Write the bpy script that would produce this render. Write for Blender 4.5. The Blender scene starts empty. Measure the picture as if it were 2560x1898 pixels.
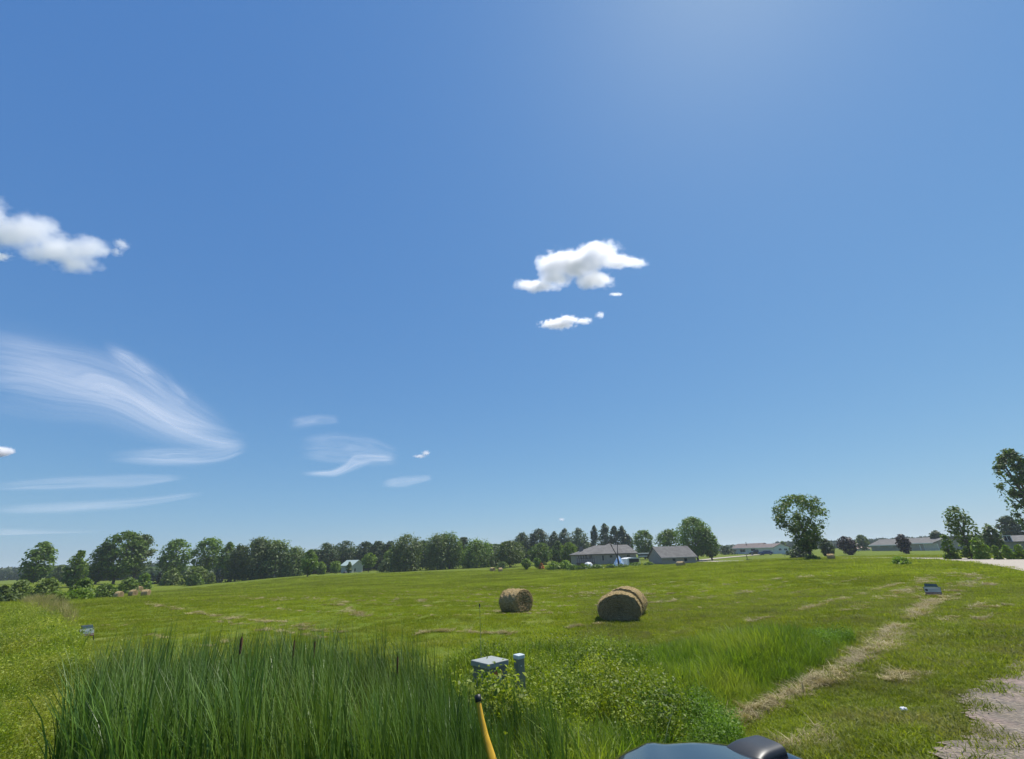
import bpy, math, random
import numpy as np
from mathutils import Vector, Matrix
C = bpy.context.scene.collection
R = math.radians
sc = bpy.context.scene

# ---------------------------------------------------------------- camera
F = 1080.0; ROLL = R(1.7); PITCH = math.atan(439 / F); CH = 2.2
cd = bpy.data.cameras.new('camera'); cam = bpy.data.objects.new('camera', cd); C.objects.link(cam)
cd.sensor_width = 36; cd.lens = 36 * F / 2560; cd.clip_start = 0.05; cd.clip_end = 80000
_f = Vector((0, math.cos(PITCH), math.sin(PITCH))); _u0 = Vector((0, -math.sin(PITCH), math.cos(PITCH))); _r0 = Vector((1, 0, 0))
_r = _r0 * math.cos(ROLL) - _u0 * math.sin(ROLL); _u = _r0 * math.sin(ROLL) + _u0 * math.cos(ROLL)
cam.matrix_world = Matrix(((_r.x, _u.x, -_f.x, 0), (_r.y, _u.y, -_f.y, 0), (_r.z, _u.z, -_f.z, CH), (0, 0, 0, 1)))
sc.camera = cam

# ---------------------------------------------------------------- sky, sun, exposure
SUN_AZ, SUN_EL = R(47), R(62)
w = bpy.data.worlds.new('World'); sc.world = w; w.use_nodes = True
nt = w.node_tree; nt.nodes.clear()
sky = nt.nodes.new('ShaderNodeTexSky'); sky.sky_type = 'NISHITA'; sky.sun_disc = False
sky.sun_elevation = SUN_EL; sky.sun_rotation = SUN_AZ
sky.altitude = 0; sky.air_density = 1.0; sky.dust_density = 0.3; sky.ozone_density = 6
bg = nt.nodes.new('ShaderNodeBackground'); bg.inputs[1].default_value = 0.0815
wo = nt.nodes.new('ShaderNodeOutputWorld')
_s = nt.nodes.new('ShaderNodeSeparateColor'); _c = nt.nodes.new('ShaderNodeCombineColor'); nt.links.new(sky.outputs[0], _s.inputs[0])
for _i, (_g, _kk) in enumerate([(.78, .97), (.60, 1.72), (.32, 3.68)]):     # white balance of the daylight
    _a = nt.nodes.new('ShaderNodeMath'); _a.operation = 'POWER'; _a.inputs[1].default_value = _g
    _b = nt.nodes.new('ShaderNodeMath'); _b.operation = 'MULTIPLY'; _b.inputs[1].default_value = _kk
    nt.links.new(_s.outputs[_i], _a.inputs[0]); nt.links.new(_a.outputs[0], _b.inputs[0]); nt.links.new(_b.outputs[0], _c.inputs[_i])
nt.links.new(_c.outputs[0], bg.inputs[0]); nt.links.new(bg.outputs[0], wo.inputs[0])
sl = bpy.data.lights.new('sun', 'SUN'); sl.energy = 4.9; sl.angle = R(0.5); sl.color = (1, 0.96, 0.88)
so = bpy.data.objects.new('sun', sl); C.objects.link(so)
sd = Vector((math.sin(SUN_AZ) * math.cos(SUN_EL), math.cos(SUN_AZ) * math.cos(SUN_EL), math.sin(SUN_EL)))
so.rotation_euler = sd.to_track_quat('Z', 'Y').to_euler(); so.location = (20, 20, 60)
sc.view_settings.view_transform = 'Standard'; sc.view_settings.look = 'None'
sc.view_settings.exposure = 0.31; sc.view_settings.gamma = 1
sc.cycles.volume_bounces = 12; sc.cycles.volume_step_rate = 0.35; sc.cycles.volume_max_steps = 200
sc.cycles.max_bounces = 14; sc.cycles.transparent_max_bounces = 12
sc.cycles.diffuse_bounces = 3; sc.cycles.glossy_bounces = 3; sc.cycles.transmission_bounces = 4

# ---------------------------------------------------------------- picture point -> world
def ray(px, py):
    d = (np.array(_r) * ((px - 1280) / F) - np.array(_u) * ((py - 949) / F) + np.array(_f)); return d
def at(px, py, D):
    d = ray(px, py); return d * (D / math.hypot(d[0], d[1])) + np.array([0, 0, CH])

# ---------------------------------------------------------------- terrain height
FAR = [(296,1497,105),(331,1491,108),(344,1479,130),(1250,1430,115),(1702,1418,82),(2080,1402,88),(2028,1400,85),
 (1500,1408,132),(1700,1411,118),(880,1432,165),(1900,1386,200),(2250,1378,190),(260,1458,178),(100,1464,150),
 (700,1444,140),(1450,1426,105),(2420,1392,110),(50,1505,66),(480,1458,172),(1050,1430,130),(2120,1397,95),
 (1300,1500,30),(800,1500,34),(1700,1480,34),(2000,1450,40),(2200,1410,62),(500,1540,30),(180,1540,36)]
ctrl = []
for px, py, D in FAR:
    p = at(px, py, D); ctrl.append((math.atan2(p[0], p[1]), D, p[2]))
for a, D, z in [(-60,.7,.5),(0,.7,.5),(60,.7,.5),(-60,2.5,.42),(-20,2.5,.4),(20,2.5,.45),(60,2.5,.5),
 (-60,5,.2),(-45,5,.0),(-45,8,-.1),(-30,6.5,-.7),(-10,6.5,-.65),(5,6,-.3),(15,6,-.15),(22,6,.05),(30,6,.35),(40,6,.5),(55,6,.5),
 (-45,12,0),(-30,11,-.3),(-10,11,-.2),(5,11,-.12),(15,11,-.05),(25,11,.12),(34,11,.4),(44,11,.5),(55,11,.5),
 (-42,18,.0),(-30,17,0),(0,20,0),(11,17,0),(25,17,.12),(35,17,.35),(42,17,.48),(52,17,.48),(46,37,.33),(46,60,.3),(55,60,.3),
 (-65,20,0),(-65,60,-.5),(-65,200,-1),(70,200,.5),(-50,400,-4),(0,400,-1.5),(50,400,1.0)]:
    ctrl.append((R(a), D, z))
ctrl = np.array(ctrl)
def _uv(az, D): return np.stack([az * 1.6, np.log(np.maximum(D, .4))], -1)
_P = _uv(ctrl[:, 0], ctrl[:, 1]); _n = len(_P)
def _k(r): return r * r * np.log(r + 1e-9)
_A = np.zeros((_n + 3, _n + 3)); _d = np.linalg.norm(_P[:, None] - _P[None], axis=-1)
_A[:_n, :_n] = _k(_d) + np.eye(_n) * 0.002; _A[:_n, _n] = 1; _A[:_n, _n+1:] = _P; _A[_n, :_n] = 1; _A[_n+1:, :_n] = _P.T
_W = np.linalg.solve(_A, np.concatenate([ctrl[:, 2], [0, 0, 0]]))
def G(x, y):
    x = np.atleast_1d(np.asarray(x, float)); y = np.atleast_1d(np.asarray(y, float)); sh = x.shape
    x = x.ravel(); y = y.ravel(); D = np.hypot(x, y); az = np.arctan2(x, y)
    q = _uv(np.clip(az, -1.3, 1.3), np.minimum(D, 420)); out = np.zeros(len(x))
    for i in range(0, len(x), 20000):
        qq = q[i:i+20000]; out[i:i+20000] = _k(np.linalg.norm(qq[:, None] - _P[None], axis=-1)) @ _W[:_n] + _W[_n] + qq @ _W[_n+1:]
    wnd = np.clip((np.abs(az) - 1.2) / .6, 0, 1)
    out = out * (1 - wnd) + .4 * wnd
    far = np.clip((D - 300) / 700, 0, 1)
    return (out * (1 - far) + (-1.0) * far).reshape(sh)
def Gf(x, y): return float(G(x, y)[0])
def gnd(px, py, lo=1.0, hi=600.0):
    d = ray(px, py); h = math.hypot(d[0], d[1]); D = np.geomspace(lo, hi, 500)
    X, Y = d[0] / h * D, d[1] / h * D; Z = d[2] / h * D + CH; below = np.nonzero(Z < G(X, Y))[0]
    i = below[0] if len(below) else -1
    return np.array([X[i], Y[i], Gf(X[i], Y[i])])
def gpoly(pts, lo=1.0, hi=600.0): return [tuple(gnd(a, b, lo, hi)[:2]) for a, b in pts]
def inside(x, y, poly):
    x = np.asarray(x); y = np.asarray(y); c = np.zeros(x.shape, bool); n = len(poly)
    for i in range(n):
        (x1, y1), (x2, y2) = poly[i], poly[i - 1]
        if y1 == y2: continue
        c ^= ((y1 > y) != (y2 > y)) & (x < (x2 - x1) * (y - y1) / (y2 - y1) + x1)
    return c
def pxy(x, y, z=None):
    """world -> (azimuth, distance)"""
    return np.arctan2(x, y), np.hypot(x, y)

# ---------------------------------------------------------------- mesh + object helpers
def mesh(name, V, Fc, mat=None, tint=None, smooth=False):
    me = bpy.data.meshes.new(name); V = np.asarray(V, np.float32)
    if isinstance(Fc, np.ndarray):
        k = Fc.shape[1]; n = len(Fc)
        me.vertices.add(len(V)); me.vertices.foreach_set('co', V.ravel())
        me.loops.add(n * k); me.loops.foreach_set('vertex_index', Fc.ravel().astype(np.int32))
        me.polygons.add(n); me.polygons.foreach_set('loop_start', np.arange(0, n * k, k, dtype=np.int32))
        me.update(calc_edges=True)
    else:
        me.from_pydata([tuple(map(float, v)) for v in V], [], [tuple(map(int, f)) for f in Fc]); me.update()
    if tint is not None:
        a = me.attributes.new('tint', 'FLOAT', 'POINT'); a.data.foreach_set('value', np.asarray(tint, np.float32))
    if smooth: me.polygons.foreach_set('use_smooth', np.ones(len(me.polygons), bool))
    if mat: me.materials.append(mat)
    return me
def link(name, me, parent=None, loc=None, rz=None):
    o = bpy.data.objects.new(name, me); C.objects.link(o)
    if parent: o.parent = parent
    if loc is not None: o.location = [float(q) for q in loc]
    if rz is not None: o.rotation_euler[2] = rz
    return o
def tag(o, label=None, cat=None, group=None, kind=None):
    if label: o['label'] = label
    if cat: o['category'] = cat
    if group: o['group'] = group
    if kind: o['kind'] = kind
    return o
def thing(name, label, cat, loc=(0, 0, 0), rz=0, group=None):
    o = link(name, None, None, loc, rz); o.empty_display_size = .3
    return tag(o, label, cat, group)
class MB:
    def __init__(s): s.v = []; s.f = []
    def add(s, V, Fc):
        n = len(s.v); s.v += [tuple(map(float, q)) for q in V]; s.f += [tuple(i + n for i in f) for f in Fc]; return s
    def box(s, x0, x1, y0, y1, z0, z1):
        return s.add([(x0,y0,z0),(x1,y0,z0),(x1,y1,z0),(x0,y1,z0),(x0,y0,z1),(x1,y0,z1),(x1,y1,z1),(x0,y1,z1)],
                     [(0,3,2,1),(4,5,6,7),(0,1,5,4),(1,2,6,5),(2,3,7,6),(3,0,4,7)])
    def tube(s, pts, rad, n=7, cap=True):
        pts = [Vector(p) for p in pts]; rings = []
        for i, p in enumerate(pts):
            t = (pts[min(i+1, len(pts)-1)] - pts[max(i-1, 0)]).normalized()
            a = t.cross(Vector((0, 0, 1)));  a = Vector((1, 0, 0)) if a.length < 1e-3 else a.normalized(); b = t.cross(a)
            r = rad[i] if hasattr(rad, '__len__') else rad
            rings.append([p + (a * math.cos(k*2*math.pi/n) + b * math.sin(k*2*math.pi/n)) * r for k in range(n)])
        V = [q for rg in rings for q in rg]; Fc = []
        for i in range(len(pts) - 1):
            for k in range(n): Fc.append((i*n+k, i*n+(k+1) % n, (i+1)*n+(k+1) % n, (i+1)*n+k))
        if cap: Fc.append(tuple(range(n))); Fc.append(tuple((len(pts)-1)*n+k for k in reversed(range(n))))
        return s.add(V, Fc)
    def build(s, name, mat, parent=None, smooth=False, bevel=0, **k):
        o = link(name, mesh(name, s.v, s.f, mat, smooth=smooth), parent, **k)
        if bevel:
            m = o.modifiers.new('bevel', 'BEVEL'); m.width = bevel; m.segments = 3; m.limit_method = 'ANGLE'
        return o

# ---------------------------------------------------------------- materials
def new_mat(name):
    m = bpy.data.materials.new(name); m.use_nodes = True; t = m.node_tree; t.nodes.clear()
    return m, t, t.nodes.new('ShaderNodeOutputMaterial')
def N(t, typ, **kw):
    n = t.nodes.new(typ)
    for k, v in kw.items():
        if k[0] == 'i' and k[1:].isdigit(): n.inputs[int(k[1:])].default_value = v
        else: setattr(n, k, v)
    return n
def c4(c): return (c[0], c[1], c[2], 1)
def mixc(t, fac, a, b, mode='MIX'):
    n = t.nodes.new('ShaderNodeMix'); n.data_type = 'RGBA'; n.blend_type = mode
    for s, v in ((0, fac), (6, a), (7, b)):
        if isinstance(v, bpy.types.NodeSocket): t.links.new(v, n.inputs[s])
        elif isinstance(v, (int, float)): n.inputs[s].default_value = v
        else: n.inputs[s].default_value = c4(v)
    return n.outputs[2]
def noise(t, scale, vec=None, detail=4, rough=.55, lo=.35, hi=.65):
    n = N(t, 'ShaderNodeTexNoise'); n.inputs['Scale'].default_value = scale; n.inputs['Detail'].default_value = detail
    n.inputs['Roughness'].default_value = rough
    if vec is not None: t.links.new(vec, n.inputs['Vector'])
    m = N(t, 'ShaderNodeMapRange'); m.inputs[1].default_value = lo; m.inputs[2].default_value = hi
    t.links.new(n.outputs[0], m.inputs[0]); return m.outputs[0]
def wpos(t, sx=1, sy=1, sz=1):
    g = N(t, 'ShaderNodeNewGeometry'); m = N(t, 'ShaderNodeMapping'); m.inputs['Scale'].default_value = (sx, sy, sz)
    t.links.new(g.outputs['Position'], m.inputs[0]); return m.outputs[0]
def simple(name, col, rough=.6, metal=0, var=.12, scale=3, spec=.4, bump=0):
    m, t, o = new_mat(name); b = N(t, 'ShaderNodeBsdfPrincipled')
    v = noise(t, scale, wpos(t)); c = mixc(t, v, [q * (1 - var) for q in col], [min(1, q * (1 + var)) for q in col])
    t.links.new(c, b.inputs['Base Color']); b.inputs['Roughness'].default_value = rough; b.inputs['Metallic'].default_value = metal
    b.inputs['Specular IOR Level'].default_value = spec
    if bump:
        bp = N(t, 'ShaderNodeBump'); bp.inputs['Strength'].default_value = bump; t.links.new(v, bp.inputs['Height']); t.links.new(bp.outputs[0], b.inputs['Normal'])
    t.links.new(b.outputs[0], o.inputs[0]); return m
def foliage(name, a, b, trans=.35, big=.25, cdry=None, dry_s=.6, spec=.3, rough=.55, far=None):
    """leaf / blade material: a..b by the 'tint' attribute, patches by world noise"""
    m, t, o = new_mat(name); at_ = N(t, 'ShaderNodeAttribute', attribute_name='tint')
    oi = N(t, 'ShaderNodeObjectInfo')
    c = mixc(t, at_.outputs['Fac'], a, b)
    if cdry is not None:
        s = noise(t, dry_s, wpos(t), detail=5, rough=.6, lo=.42, hi=.7); c = mixc(t, s, c, cdry)
    v = noise(t, big, wpos(t), detail=3); mp = N(t, 'ShaderNodeMapRange'); mp.inputs[3].default_value = .78; mp.inputs[4].default_value = 1.2
    t.links.new(v, mp.inputs[0])
    mr = N(t, 'ShaderNodeMath', operation='MULTIPLY_ADD', i1=.35, i2=.83); t.links.new(oi.outputs['Random'], mr.inputs[0])
    mm = N(t, 'ShaderNodeMath', operation='MULTIPLY'); t.links.new(mp.outputs[0], mm.inputs[0]); t.links.new(mr.outputs[0], mm.inputs[1])
    vm = N(t, 'ShaderNodeVectorMath', operation='SCALE'); t.links.new(c, vm.inputs[0]); t.links.new(mm.outputs[0], vm.inputs['Scale'])
    p = N(t, 'ShaderNodeBsdfPrincipled'); p.inputs['Roughness'].default_value = rough; p.inputs['Specular IOR Level'].default_value = spec
    t.links.new(vm.outputs[0], p.inputs['Base Color'])
    tr = N(t, 'ShaderNodeBsdfTranslucent'); tc = mixc(t, 1.0, vm.outputs[0], (1.25, 1.3, .55), 'MULTIPLY'); t.links.new(tc, tr.inputs[0])
    mx = N(t, 'ShaderNodeMixShader', i0=trans); t.links.new(p.outputs[0], mx.inputs[1]); t.links.new(tr.outputs[0], mx.inputs[2])
    t.links.new(mx.outputs[0], o.inputs[0]); return m

# ---------------------------------------------------------------- leaf-card and blade generators
rs = np.random.RandomState(7)
def quads(P, Nn, size, asp, rs=rs):
    """irregular kite cards at P, facing Nn"""
    n = len(P); a = rs.normal(size=(n, 3)); Nn = Nn / (np.linalg.norm(Nn, axis=1, keepdims=True) + 1e-9)
    U = np.cross(Nn, a); U /= np.linalg.norm(U, axis=1, keepdims=True) + 1e-9; Wv = np.cross(Nn, U)
    s = size[:, None]; j = lambda: (.75 + .5 * rs.rand(n, 1))
    V = np.stack([P - U*s*j(), P - Wv*s*asp*j() + Nn*s*.15, P + U*s*j(), P + Wv*s*asp*j() + Nn*s*.15], 1).reshape(-1, 3)
    return V, np.arange(n * 4).reshape(-1, 4)
def blades(P, H, Wd, lean, az, seg=3, rs=rs, curl=1.6, face=None):
    """tapered bent blades: base P, height H, width Wd, lean (horizontal reach / height), direction az"""
    n = len(P); d = np.stack([np.sin(az), np.cos(az), 0 * az], -1)
    fa = rs.rand(n) * 6.283 if face is None else face; sdv = np.stack([np.cos(fa), np.sin(fa), 0 * az], -1); rows = []
    for i in range(seg + 1):
        s = i / seg; c = P + np.array([0, 0, 1]) * (H * (s - .35 * np.minimum(lean, 1.4) * s**3))[:, None] + d * (H * lean * s**curl)[:, None]
        wd = (Wd * (1 - s**2.2) * .5 + 1e-4)[:, None]; rows += [c - sdv * wd, c + sdv * wd]
    V = np.stack(rows, 1); k = 2 * (seg + 1); f = []
    for i in range(seg): f.append([2*i, 2*i+1, 2*i+3, 2*i+2])
    Fc = (np.arange(n)[:, None, None] * k + np.array(f)[None]).reshape(-1, 4)
    return V.reshape(-1, 3), Fc, k
def merge(parts):
    V = []; Fc = []; T = []; n = 0
    for v, f, t in parts: V.append(v); Fc.append(f + n); T.append(t); n += len(v)
    return np.concatenate(V), np.concatenate(Fc), np.concatenate(T)

def patch_proto(name, mat, n, rad, h, wd, lean, seg=2, seed=0, wind=None, leaf=None, curl=1.6):
    r = np.random.RandomState(seed); a = r.rand(n) * 6.283; q = rad * np.sqrt(r.rand(n))
    P = np.stack([q * np.cos(a), q * np.sin(a), -0.01 + 0 * a], -1)
    H = h[0] + (h[1] - h[0]) * r.rand(n); L = lean[0] + (lean[1] - lean[0]) * r.rand(n)
    az = r.rand(n) * 6.283 if wind is None else wind[0] + r.normal(size=n) * wind[1]
    V, Fc, k = blades(P, H, wd * (.6 + .8 * r.rand(n)), L, az, seg, r, curl); T = np.repeat(r.rand(n), k); parts = [(V, Fc, T)]
    if leaf:
        m = leaf[0]; i = r.randint(0, n, m); s = r.rand(m)
        Pl = P[i] + np.array([0, 0, 1]) * (H[i] * (.25 + .75 * s))[:, None] + r.normal(size=(m, 3)) * leaf[2]
        Nn = r.normal(size=(m, 3)) * .6 + np.array([0, 0, 1]); v, f = quads(Pl, Nn, leaf[1] * (.6 + .8 * r.rand(m)), .55, r)
        parts.append((v, f, np.repeat(r.rand(m)**1.1, 4)))
    V, Fc, T = merge(parts); me = mesh(name, V, Fc, mat, tint=T); return bpy.data.objects.new(name, me)

def scatter(name, X, Y, protos, scale, tilt=.08, label=None, cat=None, rz=None, dz=0, seed=1, zrand=0):
    r = np.random.RandomState(seed); n = len(X); Z = G(X, Y) + dz + zrand * r.rand(n)
    me = bpy.data.meshes.new(name); me.vertices.add(n); me.vertices.foreach_set('co', np.stack([X, Y, Z], -1).astype(np.float32).ravel())
    rot = np.stack([r.normal(size=n) * tilt, r.normal(size=n) * tilt, (r.rand(n) * 6.283 if rz is None else rz + r.normal(size=n) * .25)], -1).astype(np.float32)
    a = me.attributes.new('rot', 'FLOAT_VECTOR', 'POINT'); a.data.foreach_set('vector', rot.ravel())
    a = me.attributes.new('scl', 'FLOAT', 'POINT'); a.data.foreach_set('value', (scale * (.75 + .5 * r.rand(n))).astype(np.float32))
    a = me.attributes.new('idx', 'INT', 'POINT'); a.data.foreach_set('value', r.randint(0, len(protos), n).astype(np.int32))
    o = link(name, me); tag(o, label, cat, kind='stuff')
    col = bpy.data.collections.new(name + '_plants')
    for p in protos: col.objects.link(p)
    g = bpy.data.node_groups.new(name + '_spread', 'GeometryNodeTree')
    g.interface.new_socket('Geometry', in_out='INPUT', socket_type='NodeSocketGeometry'); g.interface.new_socket('Geometry', in_out='OUTPUT', socket_type='NodeSocketGeometry')
    gi = g.nodes.new('NodeGroupInput'); go = g.nodes.new('NodeGroupOutput'); ip = g.nodes.new('GeometryNodeInstanceOnPoints')
    ci = g.nodes.new('GeometryNodeCollectionInfo'); ci.inputs[0].default_value = col; ci.inputs[1].default_value = True; ci.inputs[2].default_value = True
    def attr(nm, ty):
        q = g.nodes.new('GeometryNodeInputNamedAttribute'); q.data_type = ty; q.inputs[0].default_value = nm; return q.outputs[0]
    g.links.new(gi.outputs[0], ip.inputs['Points']); g.links.new(ci.outputs[0], ip.inputs['Instance']); ip.inputs['Pick Instance'].default_value = True
    g.links.new(attr('idx', 'INT'), ip.inputs['Instance Index']); g.links.new(attr('rot', 'FLOAT_VECTOR'), ip.inputs['Rotation'])
    g.links.new(attr('scl', 'FLOAT'), ip.inputs['Scale']); g.links.new(ip.outputs[0], go.inputs[0])
    md = o.modifiers.new('spread', 'NODES'); md.node_group = g
    return o

# ================================================================ GROUND
wedge = np.concatenate([np.arange(-57, 57, .32)])
azs = R(1) * np.concatenate([wedge, np.arange(57, 303, 6)])
rad = np.geomspace(.35, 3000, 250); na, nr = len(azs), len(rad)
AZ, RD = np.meshgrid(azs, rad); GX = RD * np.sin(AZ); GY = RD * np.cos(AZ); GZ = G(GX, GY)
V = np.stack([GX, GY, GZ], -1).reshape(-1, 3); i, j = np.meshgrid(np.arange(nr - 1), np.arange(na), indexing='ij'); j2 = (j + 1) % na
Fc = np.stack([i*na+j, (i+1)*na+j, (i+1)*na+j2, i*na+j2], -1).reshape(-1, 4)
V = np.concatenate([V, [[0, 0, Gf(0.01, .01)]]])
gm, t, o = new_mat('ground')
wp = wpos(t); big = noise(t, .06, wp, 5, .6); med = noise(t, .8, wp, 6, .65); fine = noise(t, 9, wp, 5, .7, .3, .7)
st = noise(t, 1.0, wpos(t, .05, .55, 1), 6, .62, .52, .72)     # faint mowing streaks
c = mixc(t, big, (.098, .138, .010), (.125, .160, .014)); c = mixc(t, med, c, (.145, .17, .02)); c = mixc(t, fine, mixc(t, .65, c, (.06, .10, .010)), c)
stm = N(t, 'ShaderNodeMath', operation='MULTIPLY', i1=.4); t.links.new(st, stm.inputs[0]); c = mixc(t, stm.outputs[0], c, (.28, .25, .09))
p = N(t, 'ShaderNodeBsdfPrincipled'); p.inputs['Roughness'].default_value = .95; p.inputs['Specular IOR Level'].default_value = .05; t.links.new(c, p.inputs['Base Color'])
bp = N(t, 'ShaderNodeBump'); bp.inputs['Strength'].default_value = .5; bp.inputs['Distance'].default_value = .05; t.links.new(fine, bp.inputs['Height']); t.links.new(bp.outputs[0], p.inputs['Normal'])
t.links.new(p.outputs[0], o.inputs[0])
me = mesh('ground', V, Fc, gm, smooth=True)
tag(link('ground', me), kind='structure')

def draped(name, poly, mat, lift, step, kind='structure', jag=0):
    """sheet over the ground inside a world polygon"""
    xs = [q[0] for q in poly]; ys = [q[1] for q in poly]
    X, Y = np.meshgrid(np.arange(min(xs), max(xs) + step, step), np.arange(min(ys), max(ys) + step, step))
    if jag: X = X + rs.normal(size=X.shape) * step * .2; Y = Y + rs.normal(size=Y.shape) * step * .2
    keep = inside(X, Y, poly); ny, nx = X.shape; a, b = np.meshgrid(np.arange(ny - 1), np.arange(nx - 1), indexing='ij')
    q = np.stack([a*nx+b, a*nx+b+1, (a+1)*nx+b+1, (a+1)*nx+b], -1).reshape(-1, 4); q = q[keep.ravel()[q].sum(1) >= 3]
    used, inv = np.unique(q, return_inverse=True); XX = X.ravel()[used]; YY = Y.ravel()[used]
    me = mesh(name, np.stack([XX, YY, G(XX, YY) + lift], -1), inv.reshape(-1, 4), mat, smooth=True)
    return tag(link(name, me), kind=kind)

road_m, t, o = new_mat('road')
c = mixc(t, noise(t, .5, wpos(t), 6), (.34, .29, .23), (.44, .38, .30)); c = mixc(t, noise(t, 14, wpos(t), 4), c, (.30, .26, .21))
p = N(t, 'ShaderNodeBsdfPrincipled'); p.inputs['Roughness'].default_value = .9; t.links.new(c, p.inputs['Base Color']); t.links.new(p.outputs[0], o.inputs[0])
def strip(name, L, Rr, mat, lift, n=40):
    """road between two lines of world points"""
    def samp(pts):
        pts = np.array(pts, float); s = np.concatenate([[0], np.cumsum(np.linalg.norm(np.diff(pts, axis=0), axis=1))]); u = np.linspace(0, s[-1], n)
        return np.stack([np.interp(u, s, pts[:, 0]), np.interp(u, s, pts[:, 1])], -1)
    a, b = samp(L), samp(Rr); V = []; m = 6
    for k in range(m + 1):
        q = a + (b - a) * k / m; V.append(np.concatenate([q, (G(q[:, 0], q[:, 1]) + lift)[:, None]], 1))
    V = np.concatenate(V); i, j = np.meshgrid(np.arange(m), np.arange(n - 1), indexing='ij')
    Fc = np.stack([i*n+j, i*n+j+1, (i+1)*n+j+1, (i+1)*n+j], -1).reshape(-1, 4)
    return tag(link(name, mesh(name, V, Fc, mat, smooth=True)), kind='structure')
lowr = [gnd(*q)[:2] for q in [(2560,1430),(2500,1418),(2430,1408),(2330,1401),(2230,1398),(2130,1397.5)]]
low = [(46, 26), (43, 31)] + [tuple(q) for q in lowr] + [tuple(at(2028,1400,101)[:2]), tuple(at(1900,1402,112)[:2]), tuple(at(1780,1403,124)[:2]), tuple(at(1740,1404,132)[:2])]
up = [(60, 20), (62, 36)] + [tuple(at(2560,1390,84)[:2]), tuple(at(2430,1390,92)[:2]), tuple(at(2300,1390,98)[:2]), tuple(at(2130,1390,103)[:2]), tuple(at(2028,1390,109)[:2]), tuple(at(1900,1390,120)[:2]), tuple(at(1780,1390,132)[:2]), tuple(at(1740,1390,140)[:2])]
strip('road', low, up, road_m, .06, 90)
strip('driveway', [at(1745,1400,134)[:2], at(1800,1395,150)[:2], at(1880,1390,176)[:2], at(1905,1388,188)[:2]], [at(1738,1400,141)[:2], at(1790,1395,158)[:2], at(1870,1390,184)[:2], at(1890,1388,196)[:2]], road_m, .09, 30)

grav, t, o = new_mat('gravel')
vo = N(t, 'ShaderNodeTexVoronoi'); vo.inputs['Scale'].default_value = 26; t.links.new(wpos(t), vo.inputs['Vector'])
c = mixc(t, noise(t, 3, wpos(t), 6), (.185, .145, .10), (.30, .235, .165)); c = mixc(t, noise(t, 30, wpos(t), 3), c, (.13, .11, .09)); c = mixc(t, noise(t, .9, wpos(t), 3, lo=.5, hi=.8), c, (.26, .18, .15))
vs = N(t, 'ShaderNodeVectorMath', operation='SCALE'); rr = N(t, 'ShaderNodeMapRange'); rr.inputs[1].default_value = .0; rr.inputs[2].default_value = 1; rr.inputs[3].default_value = .7; rr.inputs[4].default_value = 1.25
sp = N(t, 'ShaderNodeSeparateColor'); t.links.new(vo.outputs['Color'], sp.inputs[0]); t.links.new(sp.outputs[0], rr.inputs[0]); t.links.new(c, vs.inputs[0]); t.links.new(rr.outputs[0], vs.inputs['Scale'])
p = N(t, 'ShaderNodeBsdfPrincipled'); p.inputs['Roughness'].default_value = .9; t.links.new(vs.outputs[0], p.inputs['Base Color'])
bp = N(t, 'ShaderNodeBump'); bp.inputs['Strength'].default_value = .9; bp.inputs['Distance'].default_value = .03; bp.invert = True; t.links.new(vo.outputs[0], bp.inputs['Height']); t.links.new(bp.outputs[0], p.inputs['Normal'])
t.links.new(p.outputs[0], o.inputs[0])
gv = gpoly([(2560,1640),(2530,1665),(2510,1690),(2450,1720),(2400,1748),(2405,1790),(2440,1830),(2360,1870),(2330,1897)])
GRAV = gv + [(3.2, 3.6), (2.2, 1.2), (1.5, -6), (9, -6), (26, 6), (23, 20)]
draped('gravel', GRAV, grav, .02, .09, jag=1)

# ================================================================ GRASS AND WEEDS (uncountable: stuff)
m_field = foliage('field_grass', (.165, .205, .012), (.29, .335, .022), .45, .12, cdry=(.30, .31, .06), dry_s=.7, spec=.15)
m_verge = foliage('verge_grass', (.12, .165, .012), (.25, .285, .022), .45, .5, cdry=(.20, .19, .06), dry_s=1.3, spec=.2)
m_tall = foliage('tall_grass', (.045, .11, .008), (.24, .36, .03), .42, .5, cdry=(.24, .27, .04), dry_s=.5)
m_mead = foliage('meadow', (.11, .18, .012), (.27, .34, .022), .42, .4, cdry=(.30, .30, .05), dry_s=.8)
m_hay = foliage('hay', (.24, .19, .085), (.46, .38, .20), .2, 1.0, spec=.2)
m_dry = foliage('dry_grass', (.20, .18, .06), (.42, .36, .17), .35, 1.0)
m_cat = foliage('cattail_leaf', (.022, .068, .008), (.15, .26, .04), .25, .6, cdry=(.13, .18, .03), dry_s=.5, spec=.45, rough=.42)
m_forb = foliage('forb_leaf', (.045, .105, .012), (.24, .32, .02), .4, .8, cdry=(.30, .33, .02), dry_s=1.6, spec=.35)
m_dkforb = foliage('dark_forb_leaf', (.06, .13, .012), (.18, .29, .03), .4, .8, spec=.2)

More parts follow.
